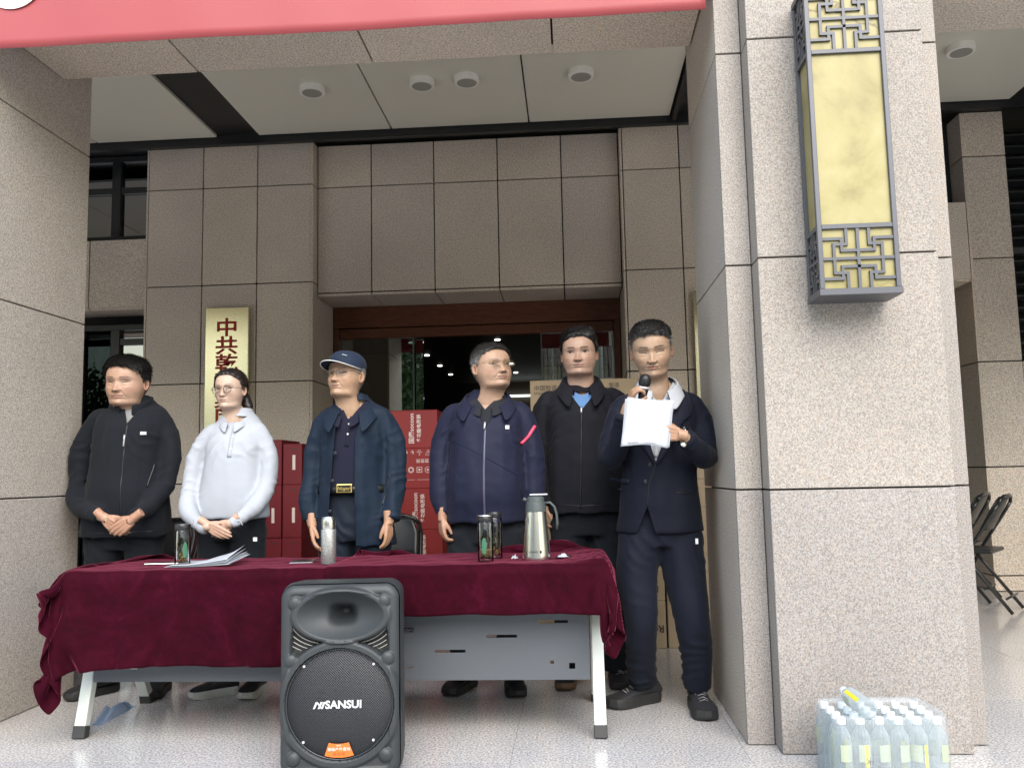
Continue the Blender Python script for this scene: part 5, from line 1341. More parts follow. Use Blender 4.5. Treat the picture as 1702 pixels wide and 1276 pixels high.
def garment(S, name, mat, parent, opening=None, voxel=.0085, extra=(), fields=(), base=.0040, vert=.0070, cuffs=None):
    pcs = [loft(torso_rings(S))]
    fl = list(fields)
    for pts, rad in S['sleeves']:
        pts = [(q[0], q[1], q[2]+(S.get('up', 0)+.008)*(1, .6, .15, 0, 0, 0)[i_]) for i_, q in enumerate(pts)]; p = [np.array(q) for q in pts]; sg = np.sign(p[0][0]-S['neckx'])
        pcs.append(limb([tuple(p[0]+np.array([-sg*.085, 0, .012]))]+[tuple(p[0]+np.array([-sg*.018, 0, .002]))]+list(pts[1:]), [rad[0]*.72, rad[0]*.97]+list(rad[1:]), 20, 38)); ax_ = p[-1]-p[0]
        e_ = p[len(p)//2]; w_ = p[-1]; up_ = e_-p[0]; lo_ = w_-e_
        fl += [(tuple(e_), .075, tuple(up_/np.linalg.norm(up_)+lo_/np.linalg.norm(lo_)+np.array([.35, 0, 0])), .050, .0058), (tuple(w_-lo_*.12), .06, tuple(lo_+np.array([.03,0,.02])), .034, .0040), (tuple(p[0]+up_*.35), .10, tuple(up_+np.array([.12, 0, 0])), .07, .0035)]
        sx_ = np.sign(p[0][0]-S['neckx']); fl.append(((p[0][0]-sx_*.03, p[0][1]-.09, p[0][2]-.09), .085, (1, 0, sx_*.8), .05, .005))
    pcs += list(extra)
    V, F = remesh(pcs, voxel, 5, .55); V = fold(V, F, fl, S.get('seed', 1), base, 8, vert)
    o = mesh_obj(name, V, F, mat, parent, True)
    B = BVHTree.FromPolygons([Vector(v) for v in V], [tuple(f) for f in F])
    for poly in (opening or []): 
        me = o.data; bm_in = o.matrix_basis.copy()
        # the mesh is in world coordinates; cut there
        cut_open(o, poly, S['Y']+S.get('ty', .02))
    if opening: s = o.modifiers.new('t', 'SOLIDIFY'); s.thickness = .004; s.offset = -1
    o.data.polygons.foreach_set('use_smooth', np.ones(len(o.data.polygons), dtype=bool))
    return o, B

def trousers(S, mat, parent, legs, top=None, waist=None, voxel=.010):
    """legs: list of (hip, knee, ankle) points with radii"""
    y = S['Y']+S.get('ty', .02); x0 = S['hemx']; pz = legs[0][0][0][2]; wz_ = top or pz+.14; ww = waist or S['widths'][0]-.02
    pcs = [loft([(x0, y, pz-.06, ww*.93, .105), (x0, y, pz, ww, .112), (x0, y, pz+.08, ww*.97, .110), (x0, y, wz_, ww*.90, .098)], 32, 16)]
    fl = []
    for pts, rad in legs:
        pcs.append(limb(pts, rad, 20, 40)); p = [np.array(q) for q in pts]; kx = p[len(p)//2]; an = p[-1]
        fl += [(tuple(kx), .11, (.45, 0, 1), .06, .0055), (tuple(an+np.array([0, 0, .09])), .12, (.25, 0, 1), .045, .008), (tuple(p[0]+np.array([0, -.05, -.06])), .12, (.8, 0, .7), .05, .006)]
    V, F = remesh(pcs, voxel, 4, .5); V = fold(V, F, fl, S.get('seed', 1)+3, .003, 7, .004)
    return mesh_obj('trousers', V, F, mat, parent, True)

def cloth(name, col, rough=.85, sheen=.25, bump=.25, sc=900, var=.10):
    k = N(name); c = k.mix(k.noise(6, 5), [x*(1-var) for x in col], [x*(1+var) for x in col]); k.set(color=c, rough=rough, spec=.12, sheen=sheen*.15); k.b.inputs['Sheen Roughness'].default_value = .5
    k.bump(k.noise(sc, 2), bump, .0006); return k.m
def trunk_stub(S, k_): return loft([(r_[0], r_[1], r_[2], r_[3]*.9, r_[4]*.9) for r_ in torso_rings(S, k_)[4:]], 24, 12)
def A2(x, y, Y): p = at(x, y, Y); return (p[0], p[2])
def poly(pts, Y): return [A2(x, y, Y) for x, y in pts]
def inner_loft(S, shrink, zmin, name, mat, parent):
    V, F = loft(torso_rings(S, shrink), 44, 60); zs_ = np.array(V)[:, 2]; V = [(x, y, max(z, zmin+.0001*(i % 44))) for i, (x, y, z) in enumerate(V)]
    return mesh_obj(name, V, F, mat, parent, True)
def glasses(xf, parent, metal, lens, rx=.092, rz=.066, r=.0075, cz=.478, rnd_=2.6, top_only=False, yl=.462):
    cx = .158; g = thing('tmp', 'x', 'x'); COL.objects.unlink(g); bpy.data.objects.remove(g)
    fr = MB(); P = lambda x, y, z: tuple(xf([(x, y, z)])[0]); scl = float(np.linalg.norm(xf([(0, 0, .5)])-xf([(0, 0, .6)])))*10
    root = None; objs = []
    for s in (-1, 1):
        pts = []
        for a in np.linspace(0, 2*PI, 33)[:-1]:
            ca, sa = math.cos(a), math.sin(a); q = (abs(ca)**rnd_+abs(sa)**rnd_)**(-1/rnd_)
            x = s*cx+rx*q*ca; pts.append((x, yl-.10*max(0, abs(x)-.16)**1.1*2.2, cz+rz*q*sa))
        W_ = [P(*p) for p in pts]
        if top_only: fr.tube(W_[:17], r*scl*.8, 6)
        else: fr.tube(W_, r*scl, 6, closed=True)
        o_ = [P(s*(cx+rx), yl-.03, cz+.03), P(s*.345, yl-.13, cz+.035), P(s*.372, .25, cz+.035), P(s*.372, .0, cz+.03), P(s*.366, -.10, cz-.02)]
        fr.tube(o_, r*scl*.9, 6)
        objs.append((W_, s))
    fr.tube([P(-.068, yl+.004, cz+.020), P(0, yl+.020, cz+.030), P(.068, yl+.004, cz+.020)], r*scl*.9, 6)
    for s in (-1, 1): fr.tube([P(s*.066, yl, cz), P(s*.052, yl-.02, cz-.035)], r*scl*.6, 5)
    o = fr.build('glasses', metal, parent, True)
    for W_, s in objs: mesh_obj('lens', W_, [tuple(range(len(W_)))], lens, o)
    return o
M_LENS = glass_mat('lens_glass', (.93, .94, .95), .7, 0, 1.45)
M_WIRE_D = simple('dark_brown_wire', (.05, .025, .018), .3, .3); M_WIRE_G = simple('thin_gold_wire', (.42, .30, .16), .3, .8); M_WIRE_K = simple('dark_wire', (.05, .04, .035), .3, .5)
C_BLACKJ = cloth('black_softshell', (0.0088, 0.0105, 0.0143)); C_TROU = cloth('black_trousers', (0.0084, 0.0101, 0.0134)); C_WHITE = cloth('white_blouse', (0.3360, 0.3570, 0.3990), .6, .1, .15, 1200, .02)
C_GREYSH = cloth('grey_shirt', (0.2016, 0.2016, 0.2016)); C_COAT = cloth('navy_coat', (0.0088, 0.0164, 0.0302), .62, .15, .15, 1200); C_POLO = cloth('dark_navy_polo', (0.0118, 0.0126, 0.0252)); C_NAVTR = cloth('navy_trousers', (0.0101, 0.0143, 0.0235), .6)
C_PURPLE = cloth('navy_jacket', (0.0122, 0.0139, 0.0319), .6, .2); C_PSLEEVE = cloth('deep_navy_sleeve', (0.0109, 0.0151, 0.0319), .6, .2); C_DKPOLO = cloth('charcoal_polo', (0.0185, 0.0202, 0.0252)); C_BLK2 = cloth('black_jacket', (0.0088, 0.0091, 0.0130), .75, .2)
C_BLUET = cloth('blue_tshirt', (0.1008, 0.2016, 0.3864)); C_SUIT = cloth('navy_suit', (0.0071, 0.0088, 0.0168), .7, .2); C_SHIRT = cloth('white_shirt', (0.3864, 0.4032, 0.4284), .6, .1, .12, 1200, .02); C_SUITTR = cloth('navy_trousers_b', (0.0076, 0.0099, 0.0181), .7)
M_SHOEK = simple('black_shoe', (.014, .014, .016), .45); M_SNEAK = simple('black_sneaker', (.020, .020, .024), .6, bump=.3, bscale=400); M_ZIP = simple('zip_dark', (.006, .006, .008), .4); M_ZIPG = simple('zip_grey', (.09, .09, .13), .4, .3)
M_PULL = simple('zip_pull', (.45, .45, .47), .3, .7); M_LOGO = simple('white_embroidery', (.62, .62, .64), .7); M_BTN = simple('navy_button', (.012, .013, .02), .25); M_BTNW = simple('pearl_button', (.6, .6, .6), .2); M_PINK = simple('pink_armband', (.75, .06, .13), .5)
M_GOLD = simple('gold_buckle', (.75, .55, .18), .25, .9); M_BELT = simple('black_belt', (.008, .008, .008), .35)
SK = (.50, .318, .222)

# ------------------------------------------------------------ 1: man in the black jacket
S = dict(label='man in a black zip jacket standing before the left pillar with his hands folded', base=(-2.34, 4.42), Y=4.42, chin=(-2.330, 1.490), H=.240, w=1.17, neck=1.10, yaw=-3, pitch=5, roll=1, jaw=.99, fat=.006, skin=(0.357, 0.228, 0.162), eye=.16, age=.9,
         mouthz=.195, mouthw=.115, lipv=.8, lip=(.46, .22, .18), frown=.5, brow=-.04, browv=.6, nose=1.0, hairline=.835, haircol=(.008, .007, .007), thick=[.012, .025, .05, .075, .095, .095], len=[.05, .08, .13, .14], fuzz=.09, comb=(.9, .5, -.1), stand=.18, lift=.015, seed=2, strands=6500,
         hem=.805, up=.030, zs=1.418, sh=.198, neckx=-2.310, hemx=-2.340, widths=(.232, .205, .190), depth=.150, belly=.02)
wl1 = at(168, 856, 4.22); wr1 = at(224, 860, 4.19)
S['sleeves'] = [([(-2.525, 4.45, 1.365), (-2.585, 4.44, 1.24), (-2.585, 4.41, 1.08), (-2.545, 4.32, .975), wl1], [.062, .056, .049, .044, .038]), ([(-2.165, 4.45, 1.365), (-2.105, 4.44, 1.24), (-2.108, 4.41, 1.08), (-2.150, 4.32, .975), wr1], [.062, .056, .049, .044, .038])]
S['armskin'] = []; S['trunk'] = trunk_stub(S, .030)
S['hands'] = [dict(o=at(174, 861, 4.205), a=(.80, -.05, -.62), n=(.25, 1, .1), side=1, curl=(.25, .3, .35, .4), thumb=(.1, .3), sc=.95), dict(o=at(219, 863, 4.165), a=(-.80, -.06, -.58), n=(-.2, 1, .1), side=-1, curl=(.35, .4, .45, .5), thumb=(.0, .5), sc=.97)]
p1, xf, hd = person(S)
jk, B = garment(S, 'jacket', C_BLACKJ, p1, [poly([(192, 668), (226, 668), (209, 704)], 4.30)])
inner_loft(S, .021, 1.1, 'shirt', C_GREYSH, p1)
collar('collar', p1, C_BLACKJ, (-2.308, 4.43, 1.468), .090, .084, .074, .34, drop=.045, th=.005)
strip('zip', B, poly([(208, 704), (204, 780), (202, 850), (203, 888)], 4.28), .007, M_ZIP, p1)
o = strip('zip_pull', B, poly([(206, 722), (205, 742)], 4.28), .007, M_PULL, p1, off=.006)
patch('logo', B, poly([(229, 722), (238, 722), (238, 717), (229, 717)], 4.28), M_LOGO, p1)
text_obj('GE', .016, M_LOGO, facing(*[*A2(233, 719, 4.26)][:1], front_y(B, *A2(233, 719, 4.26))-.006, A2(233, 719, 4.26)[1]), p1, 'embroidery', .0003)
strip('pocket_seam', B, poly([(245, 770), (238, 810)], 4.28), .004, M_ZIP, p1)
strip('hem_seam', B, [(-2.56, .835), (-2.35, .828), (-2.13, .835)], .003, M_ZIP, p1, off=.0)
trousers(S, C_TROU, p1, [([(-2.44, 4.44, .80), (-2.455, 4.43, .45), (-2.45, 4.45, .07)], [.105, .080, .070]), ([(-2.24, 4.44, .80), (-2.225, 4.43, .45), (-2.19, 4.46, .07)], [.105, .080, .070])])
shoe(p1, (-2.46, 4.47), -.5, upper=M_SHOEK, sole=M_SOLE, laces=False); shoe(p1, (-2.16, 4.50), .15, upper=M_SHOEK, sole=M_SOLE, laces=False)

# ------------------------------------------------------------ 2: woman in the white blouse
S = dict(label='woman in a loose white blouse and round glasses, hands folded, standing before the golden sign', base=(-1.76, 4.42), Y=4.42, chin=(-1.768, 1.455), H=.200, w=1.02, yaw=-7, pitch=2, roll=-2, jaw=.93, skin=(0.459, 0.332, 0.259), eye=.36, age=.12, stubble=0,
         mouthw=.088, lip=(.46, .20, .18), browv=.45, browc=(.10, .06, .045), nose=.92, hairline=.875, haircol=(.012, .008, .007), thick=[.02, .05, .07, .06, .055, .05], len=[.10, .12, .14, .14], fuzz=.03, comb=(.0, -1, .05), stand=.0, seed=4, sideburn=0, tf=20, strands=4200, sw=.003,
         hem=.885, up=.022, zs=1.345, sh=.158, neckx=-1.750, hemx=-1.770, widths=(.192, .172, .152), depth=.115, belly=.012)
wl1 = at(336, 874, 4.20); wr1 = at(392, 866, 4.20)
S['sleeves'] = [([(-1.900, 4.44, 1.300), (-1.955, 4.43, 1.19), (-1.972, 4.40, 1.05), (-1.950, 4.32, .93), wl1], [.050, .050, .048, .044, .032]), ([(-1.622, 4.44, 1.300), (-1.578, 4.43, 1.19), (-1.575, 4.40, 1.05), (-1.605, 4.32, .95), wr1], [.050, .050, .048, .044, .032])]
S['armskin'] = []; S['trunk'] = trunk_stub(S, .022)
S['hands'] = [dict(o=at(346, 872, 4.175), a=(.86, -.05, -.52), n=(.2, 1, .1), side=1, curl=(.12, .15, .2, .3), thumb=(.0, .5), sc=.84), dict(o=at(383, 868, 4.20), a=(-.75, -.02, -.62), n=(-.2, 1, .1), side=-1, curl=(.3, .35, .4, .5), thumb=(.1, .4), sc=.84)]
p2, xf, hd = person(S)
jk, B = garment(S, 'blouse', C_WHITE, p2, [poly([(372, 690), (402, 690), (385, 707)], 4.33)], base=.0018, vert=.0035, extra=[limb([wl1, at(345, 879, 4.19)], [.034, .030], 16, 4), limb([wr1, at(383, 871, 4.19)], [.034, .030], 16, 4)])
collar('collar', p2, C_WHITE, (-1.753, 4.43, 1.380), .064, .060, .038, .22, drop=.030, flap=.034, point=.6, flare=.006)
strip('placket', B, poly([(385, 707), (384, 730), (383, 760)], 4.33), .020, C_WHITE, p2, off=.001)
for y in (725, 745): button(B, *A2(384, y, 4.32), .0045, M_BTNW, p2)
for px_, py_ in ((330, 868), (402, 862)):
    strip('cuff', B, poly([(px_-6, py_-6), (px_+4, py_+10)], 4.22), .004, C_WHITE, p2, off=.001)
glasses(xf, p2, M_WIRE_D, M_LENS, .100, .092, .0075, .465, 2.3)
tv, tf_ = limb([tuple(xf([(.05, -.36, .42)])[0]), tuple(xf([(.17, -.42, .25)])[0]), tuple(xf([(.30, -.38, .02)])[0]), tuple(xf([(.31, -.33, -.16)])[0])], [.030, .028, .022, .006], 16, 20)
tv = fold(np.array(tv), tf_, [], 3, .004, 40, .006); o = mesh_obj('ponytail', tv, tf_, M_HAIR, p2, True); add_tone(o, np.tile(np.array((.014, .009, .008)), (len(tv), 1)))
trousers(S, C_TROU, p2, [([(-1.855, 4.44, .84), (-1.855, 4.43, .45), (-1.815, 4.45, .10)], [.098, .075, .060]), ([(-1.685, 4.44, .84), (-1.665, 4.43, .45), (-1.645, 4.47, .10)], [.098, .075, .060])], top=.96, waist=.178)
patch('logo', B, poly([(434, 901), (439, 901), (439, 894), (434, 894)], 4.31), M_LOGO, p2) if False else None
o = MB().box(-1.612, -1.592, 4.318, 4.322, .775, .795).build('logo', M_LOGO, p2)
shoe(p2, (-1.80, 4.43), -.95, .245, M_SHOEK, M_SOLEW, False, .9); shoe(p2, (-1.635, 4.47), -.05, .24, M_SHOEK, M_SOLEW, False, .9)

# ------------------------------------------------------------ 3: man in the cap
S = dict(label='older man in a blue cap and open navy coat with a gold belt buckle', base=(-1.14, 4.45), Y=4.45, chin=(-1.163, 1.497), H=.232, w=1.06, neck=1.08, yaw=-21, pitch=-4, roll=0, jaw=.95, skin=(0.365, 0.238, 0.157), eye=.42, age=1.25, open=True, neckdx=.01,
         mouthw=.098, lip=(.36, .17, .13), browv=.35, browc=(.12, .10, .09), hairline=.80, haircol=(.16, .155, .15), grey=.6, thick=[.006, .010, .014, .02, .02, .02], len=[.03, .04, .05, .05], comb=(0, -.5, -.5), stand=.2, seed=5, strands=2600,
         hem=.735, up=.030, zs=1.392, sh=.180, neckx=-1.130, hemx=-1.130, widths=(.215, .188, .172), depth=.140, belly=.01)
wl1 = at(518, 866, 4.40); wr1 = at(648, 864, 4.38)
S['sleeves'] = [([(-1.290, 4.47, 1.345), (-1.338, 4.47, 1.22), (-1.352, 4.45, 1.08), (-1.362, 4.42, .97), wl1], [.060, .058, .054, .052, .048]), ([(-.965, 4.47, 1.345), (-.925, 4.47, 1.22), (-.914, 4.45, 1.08), (-.918, 4.42, .97), wr1], [.060, .058, .054, .052, .050])]
S['armskin'] = []; S['trunk'] = trunk_stub(S, .034)
S['hands'] = [dict(o=at(519, 872, 4.37), a=(.16, -.25, -1), n=(1, .25, .1), side=1, curl=(.30, .34, .38, .40), thumb=(-.5, .25), sc=.95, spread=-.3), dict(o=at(645, 868, 4.35), a=(.05, -.15, -1), n=(-1, .35, 0), side=-1, curl=(.42, .5, .55, .6), thumb=(-.5, .3), sc=.95, spread=-.3)]
S['hair'] = True
p3, xf, hd = person(S)
op = [poly([(560, 662), (606, 662), (589, 724), (556, 724)], 4.32), poly([(556.5, 700), (589, 700), (591, 925), (538, 925)], 4.32)]
jk, B = garment(S, 'coat', C_COAT, p3, op, base=.005, vert=.010)
o = inner_loft(S, .016, 1.040, 'polo_shirt', C_POLO, p3); cut_open(o, poly([(550, 648), (612, 648), (579, 699)], 4.37), 4.47)
Bi = BVHTree.FromPolygons([Vector(v) for v in loft(torso_rings(S, .016), 44, 60)[0]], [tuple(f) for f in loft(torso_rings(S, .016), 44, 60)[1]])
collar('coat_collar', p3, C_COAT, (-1.135, 4.445, 1.442), .090, .084, .062, .50, drop=.085, flap=.066, point=.6, flare=.024, spread=.7, th=.004)
collar('polo_collar', p3, C_POLO, (-1.150, 4.440, 1.440), .072, .068, .048, .24, drop=.085, flap=.045, point=.3, flare=.012, spread=.3)
for y in (704, 721): button(Bi, *A2(577.5-(y-704)*.06, y, 4.33), .0058, M_BTNW, p3)
strip('placket', Bi, poly([(578, 694), (575, 742)], 4.33), .022, C_POLO, p3, off=.0015)
for y in (753, 799, 850): button(B, *A2(555-(y-753)*.10, y, 4.30), .0095, M_BTN, p3)
V_, F_ = loft([(S['hemx'], 4.47, 1.004, .196, .1345), (S['hemx'], 4.47, 1.042, .196, .1345)], 44, 3); mesh_obj('belt', V_, F_, M_BELT, p3, True)
bx, bz_ = A2(572.5, 811.5, 4.325); bk = MB().box(bx-.040, bx+.040, 4.318, 4.326, bz_-.022, bz_+.022).build('buckle', M_GOLD, p3, bevel=.003, seg=2)
box_obj('buckle_inlay', bx-.033, bx+.033, 4.3165, 4.3179, bz_-.016, bz_+.016, M_BELT, bk); text_obj('Nogori', .024, M_GOLD, facing(bx, 4.3160, bz_), bk, 'buckle_lettering', .0004, .0008, 1.0, shear=.3)
trousers(S, C_NAVTR, p3, [([(-1.225, 4.47, .82), (-1.23, 4.46, .45), (-1.235, 4.47, .08)], [.100, .075, .062]), ([(-1.035, 4.47, .82), (-1.03, 4.46, .45), (-1.02, 4.47, .08)], [.100, .075, .062])], top=1.035, waist=.195)
shoe(p3, (-1.24, 4.47), -.2, upper=M_SHOEK, sole=M_SOLE, laces=False); shoe(p3, (-1.02, 4.47), .2, upper=M_SHOEK, sole=M_SOLE, laces=False)
strip('pocket_welt', B, poly([(641, 788), (630, 840)], 4.30), .006, M_ZIP, p3, off=.0)
# cap: dome, brim with pale piping
P = lambda x, y, z: tuple(xf([(x, y, z)])[0])
V = []; F = []; nr_, nc_ = 18, 48
for j in range(nr_+1):
    t = j/nr_*PI/2
    for i in range(nc_):
        a = 2*PI*i/nc_; q = math.cos(t)**.72; x = .392*q*math.sin(a); y = -.045+(.475 if math.cos(a) > 0 else .455)*q*math.cos(a); z = .715+.035*math.cos(a)*q+.33*math.sin(t)**1.0-(0 if j else .03)
        V.append(P(x, y, z))
for j in range(nr_):
    for i in range(nc_): F.append((j*nc_+i, j*nc_+(i+1) % nc_, (j+1)*nc_+(i+1) % nc_, (j+1)*nc_+i))
C_CAP = cloth('cap_cloth', (0.0168, 0.0252, 0.0487), .7); cp = mesh_obj('cap', V, F, C_CAP, p3, True)
V = []; F = []; n = 28; rim = []
for j in range(9):
    t = j/8
    for i in range(n+1):
        a = (i/n-.5)*PI*.98; x = .390*math.sin(a)*(1+.02*t); L = .34*math.cos(a)**.6; y = -.045+.475*math.cos(a)+L*t*.92; z = .748+.0*t-.055*(t**1.2)-.085*(abs(math.sin(a))**2.2)+.02*math.cos(a)
        V.append(P(x, y, z)); 
        if j == 8: rim.append(P(x, y+.006, z-.002))
for j in range(8):
    for i in range(n): q = j*(n+1)+i; F.append((q, q+1, q+n+2, q+n+1))
br = mesh_obj('brim', V, F, C_CAP, cp, True); s_ = br.modifiers.new('t', 'SOLIDIFY'); s_.thickness = .003
MB().tube(rim, .0022, 8).build('piping', simple('piping_white', (.7, .68, .66), .6), cp, True)
e_ = MB().tube([P(.15, .40, .90), P(.20, .375, .885), P(.24, .345, .87)], .0018, 6).build('embroidery', M_LOGO, cp, True); MB().lathe([(.006, 0), (.005, .004), (.001, .006)], P(0, -.045, 1.045), 12).build('top_button', C_CAP, cp, True)
glasses(xf, p3, M_WIRE_K, M_LENS, .098, .062, .0060, .490, 3, True)

# ------------------------------------------------------------ 4: man looking aside
S = dict(label='man in thin glasses and navy jacket with a pink arm band, looking aside', base=(-.43, 4.45), Y=4.45, chin=(-.405, 1.522), H=.226, w=1.20, neck=1.04, yaw=38, pitch=-5, roll=-2, jaw=1.0, fat=.012, chin2=1, skin=(0.348, 0.228, 0.162), eye=.34, age=.9, neckdx=-.02,
         mouthw=.095, mouthz=.200, lip=(.36, .17, .14), frown=.9, browv=.45, browc=(.07, .05, .04), hairline=.86, haircol=(.022, .021, .020), grey=.75, thick=[.006, .012, .02, .035, .05, .05], len=[.03, .05, .09, .10], comb=(.5, .5, .3), stand=.5, seed=6, strands=6000,
         hem=.842, up=.038, zs=1.395, sh=.200, neckx=-.435, hemx=-.445, widths=(.205, .205, .190), depth=.150, belly=.03)
wl1 = at(737, 855, 4.42); wr1 = at(894, 862, 4.42)
S['sleeves'] = [([(-.625, 4.48, 1.340), (-.672, 4.48, 1.22), (-.682, 4.46, 1.08), (-.680, 4.44, .98), wl1], [.062, .062, .058, .052, .038]), ([(-.250, 4.48, 1.340), (-.212, 4.48, 1.22), (-.200, 4.46, 1.08), (-.198, 4.44, .98), wr1], [.062, .062, .058, .052, .038])]
S['armskin'] = []; S['trunk'] = trunk_stub(S, .030)
S['hands'] = [dict(o=at(735, 862, 4.40), a=(.05, -.1, -1), n=(1, .5, 0), side=1, curl=(.6, .7, .75, .8), thumb=(-.5, .5), sc=.95, spread=-.3), dict(o=at(895, 868, 4.40), a=(-.05, -.1, -1), n=(-1, .5, 0), side=-1, curl=(.5, .6, .65, .7), thumb=(-.5, .5), sc=.95, spread=-.3)]
p4, xf, hd = person(S)
jk, B = garment(S, 'jacket', C_PURPLE, p4, [poly([(782, 660), (842, 656), (805, 712)], 4.32)], vert=.005)
o = inner_loft(S, .014, 1.1, 'polo_shirt', C_DKPOLO, p4); cut_open(o, poly([(775, 640), (846, 636), (806, 680)], 4.37), 4.47)
collar('jacket_collar', p4, C_PURPLE, (-.432, 4.45, 1.462), .100, .090, .066, .62, drop=.100, flap=.050, point=.6, flare=.022, spread=.9, th=.004)
collar('polo_collar', p4, C_DKPOLO, (-.425, 4.45, 1.465), .082, .078, .046, .26, drop=.080, flap=.038, point=.3, flare=.012, spread=.3)
strip('zip', B, poly([(805, 712), (804, 780), (805, 868)], 4.28), .010, M_ZIPG, p4); strip('zip_pull', B, poly([(805, 700), (804, 713)], 4.29), .010, M_PULL, p4, off=.006)
patch('logo', B, poly([(838.5, 712), (845, 712), (845, 705.5), (838.5, 705.5)], 4.28), M_LOGO, p4, off=.004)
x_, z_ = A2(841.7, 708.8, 4.28); text_obj('r', .013, M_BTN, facing(x_, front_y(B, x_, z_)-.0062, z_), p4, 'logo_mark', .0003, .0006)
strip('arm_band', B, poly([(866, 737), (878, 724), (889, 706)], 4.38), .014, M_PINK, p4, off=.004, dflt=4.42)
for pts in ([(745, 730), (790, 750), (860, 790), (868, 830)], [(758, 790), (752, 830)], [(862, 795), (866, 828)]): strip('seam', B, poly(pts, 4.29), .004, C_PSLEEVE, p4, off=.0)
glasses(xf, p4, M_WIRE_G, M_LENS, .098, .062, .0050, .490, 3, False)
trousers(S, C_TROU, p4, [([(-.545, 4.47, .80), (-.56, 4.46, .45), (-.575, 4.48, .07)], [.105, .080, .070]), ([(-.340, 4.47, .80), (-.335, 4.46, .45), (-.325, 4.48, .07)], [.105, .080, .070])])
shoe(p4, (-.575, 4.55), -.35, upper=M_SHOEK, sole=M_SOLE, laces=False); shoe(p4, (-.33, 4.52), .2, upper=M_SHOEK, sole=M_SOLE, laces=False)

# ------------------------------------------------------------ 5: man behind the speaker
S = dict(label='tall black haired man in a black jacket over a blue shirt', base=(.055, 4.62), Y=4.60, chin=(.055, 1.598), H=.233, w=1.08, neck=1.12, yaw=-5, pitch=3, roll=-1, jaw=1.03, fat=.012, skin=(0.357, 0.234, 0.174), eye=.66, age=.35, gaze=-.004,
         mouthw=.105, lip=(.42, .20, .17), browv=.85, nose=1.0, hairline=.83, haircol=(.007, .006, .006), thick=[.008, .018, .03, .055, .085, .09], len=[.03, .06, .12, .13], comb=(.5, .1, .5), stand=.6, lift=.03, seed=8, strands=6500,
         hem=.875, up=.035, zs=1.470, sh=.200, neckx=.055, hemx=.075, widths=(.205, .195, .190), depth=.145, belly=.015)
S['sleeves'] = [([(-.130, 4.63, 1.415), (-.170, 4.63, 1.30), (-.182, 4.62, 1.16), (-.178, 4.60, 1.03), (-.165, 4.57, .92)], [.064, .060, .056, .052, .043]), ([(.245, 4.63, 1.415), (.292, 4.63, 1.30), (.308, 4.62, 1.16), (.308, 4.60, 1.03), (.300, 4.57, .92)], [.064, .060, .056, .052, .043])]
S['armskin'] = []; S['trunk'] = trunk_stub(S, .030)
S['hands'] = [dict(o=(-.165, 4.57, .92), a=(.0, -.1, -1), n=(1, .4, 0), side=1, curl=(.5, .6, .65, .7), thumb=(.2, .5)), dict(o=(.300, 4.57, .92), a=(0, -.1, -1), n=(-1, .4, 0), side=-1, curl=(.5, .6, .65, .7), thumb=(.2, .5))]
p5, xf, hd = person(S)
jk, B = garment(S, 'jacket', C_BLK2, p5, [poly([(944, 648), (992, 648), (967, 680)], 4.48)])
o = inner_loft(S, .014, 1.15, 'blue_shirt', C_BLUET, p5); cut_open(o, poly([(930, 622), (1004, 622), (990, 646), (968, 657), (946, 646)], 4.52), 4.62)
collar('collar', p5, C_BLK2, (.058, 4.605, 1.555), .088, .082, .054, .40, drop=.075, flap=.070, point=.55, flare=.022, spread=.4, th=.004)
strip('zip', B, poly([(967, 680), (966, 760), (965, 846)], 4.44), .007, M_ZIP, p5); strip('zip_pull', B, poly([(966.5, 674), (966.5, 686)], 4.45), .009, M_PULL, p5, off=.007)
strip('hem_seam', B, poly([(905, 838), (965, 841), (1020, 838)], 4.44), .003, M_ZIP, p5, off=0)
strip('pocket_seam', B, poly([(998, 735), (1008, 718)], 4.44), .005, M_ZIP, p5, off=0)
trousers(S, C_TROU, p5, [([(-.025, 4.63, .82), (-.04, 4.62, .45), (-.05, 4.63, .07)], [.105, .082, .074]), ([(.175, 4.63, .82), (.18, 4.62, .45), (.195, 4.63, .07)], [.105, .082, .074])])
shoe(p5, (-.05, 4.66), -.1, upper=M_SHOEK, sole=simple('brown_sole', (.16, .09, .05), .6), laces=False); shoe(p5, (.20, 4.66), .1, upper=M_SHOEK, sole=M_SOLE, laces=True)

# ------------------------------------------------------------ 6: the speaker
S = dict(label='man in a navy suit and white shirt reading from papers into a microphone', base=(.40, 4.15), Y=4.10, chin=(.392, 1.540), H=.236, w=1.08, neck=1.06, yaw=-6, pitch=16, roll=-3, jaw=.93, fat=.006, skin=(0.357, 0.242, 0.166), eye=.07, age=.7,
         mouthw=.100, lip=(.42, .18, .15), browc=(.05, .04, .035), nose=1.05, hairline=.84, browv=.75, haircol=(.020, .019, .019), grey=.6, greytop=.04, thick=[.006, .010, .02, .045, .06, .06], len=[.025, .045, .09, .10], comb=(-.2, .7, .3), stand=.45, lift=.01, seed=9, strands=7000,
         hem=.800, up=.022, zs=1.405, sh=.190, neckx=.412, hemx=.398, widths=(.200, .175, .176), depth=.130, belly=.02)
wm = at(1050, 662, 3.86); wp = at(1133, 722, 3.79)
S['sleeves'] = [([(.240, 4.13, 1.352), (.196, 4.10, 1.24), (.175, 4.04, 1.145), (.215, 3.95, 1.22), (wm[0]-.035, wm[1]+.02, wm[2]-.065)], [.062, .060, .056, .050, .040]), ([(.585, 4.13, 1.352), (.612, 4.10, 1.25), (.606, 4.03, 1.150), (.570, 3.91, 1.155), (wp[0]+.015, wp[1]+.01, wp[2]-.008)], [.062, .058, .056, .052, .043])]
S['armskin'] = []; S['trunk'] = trunk_stub(S, .030)
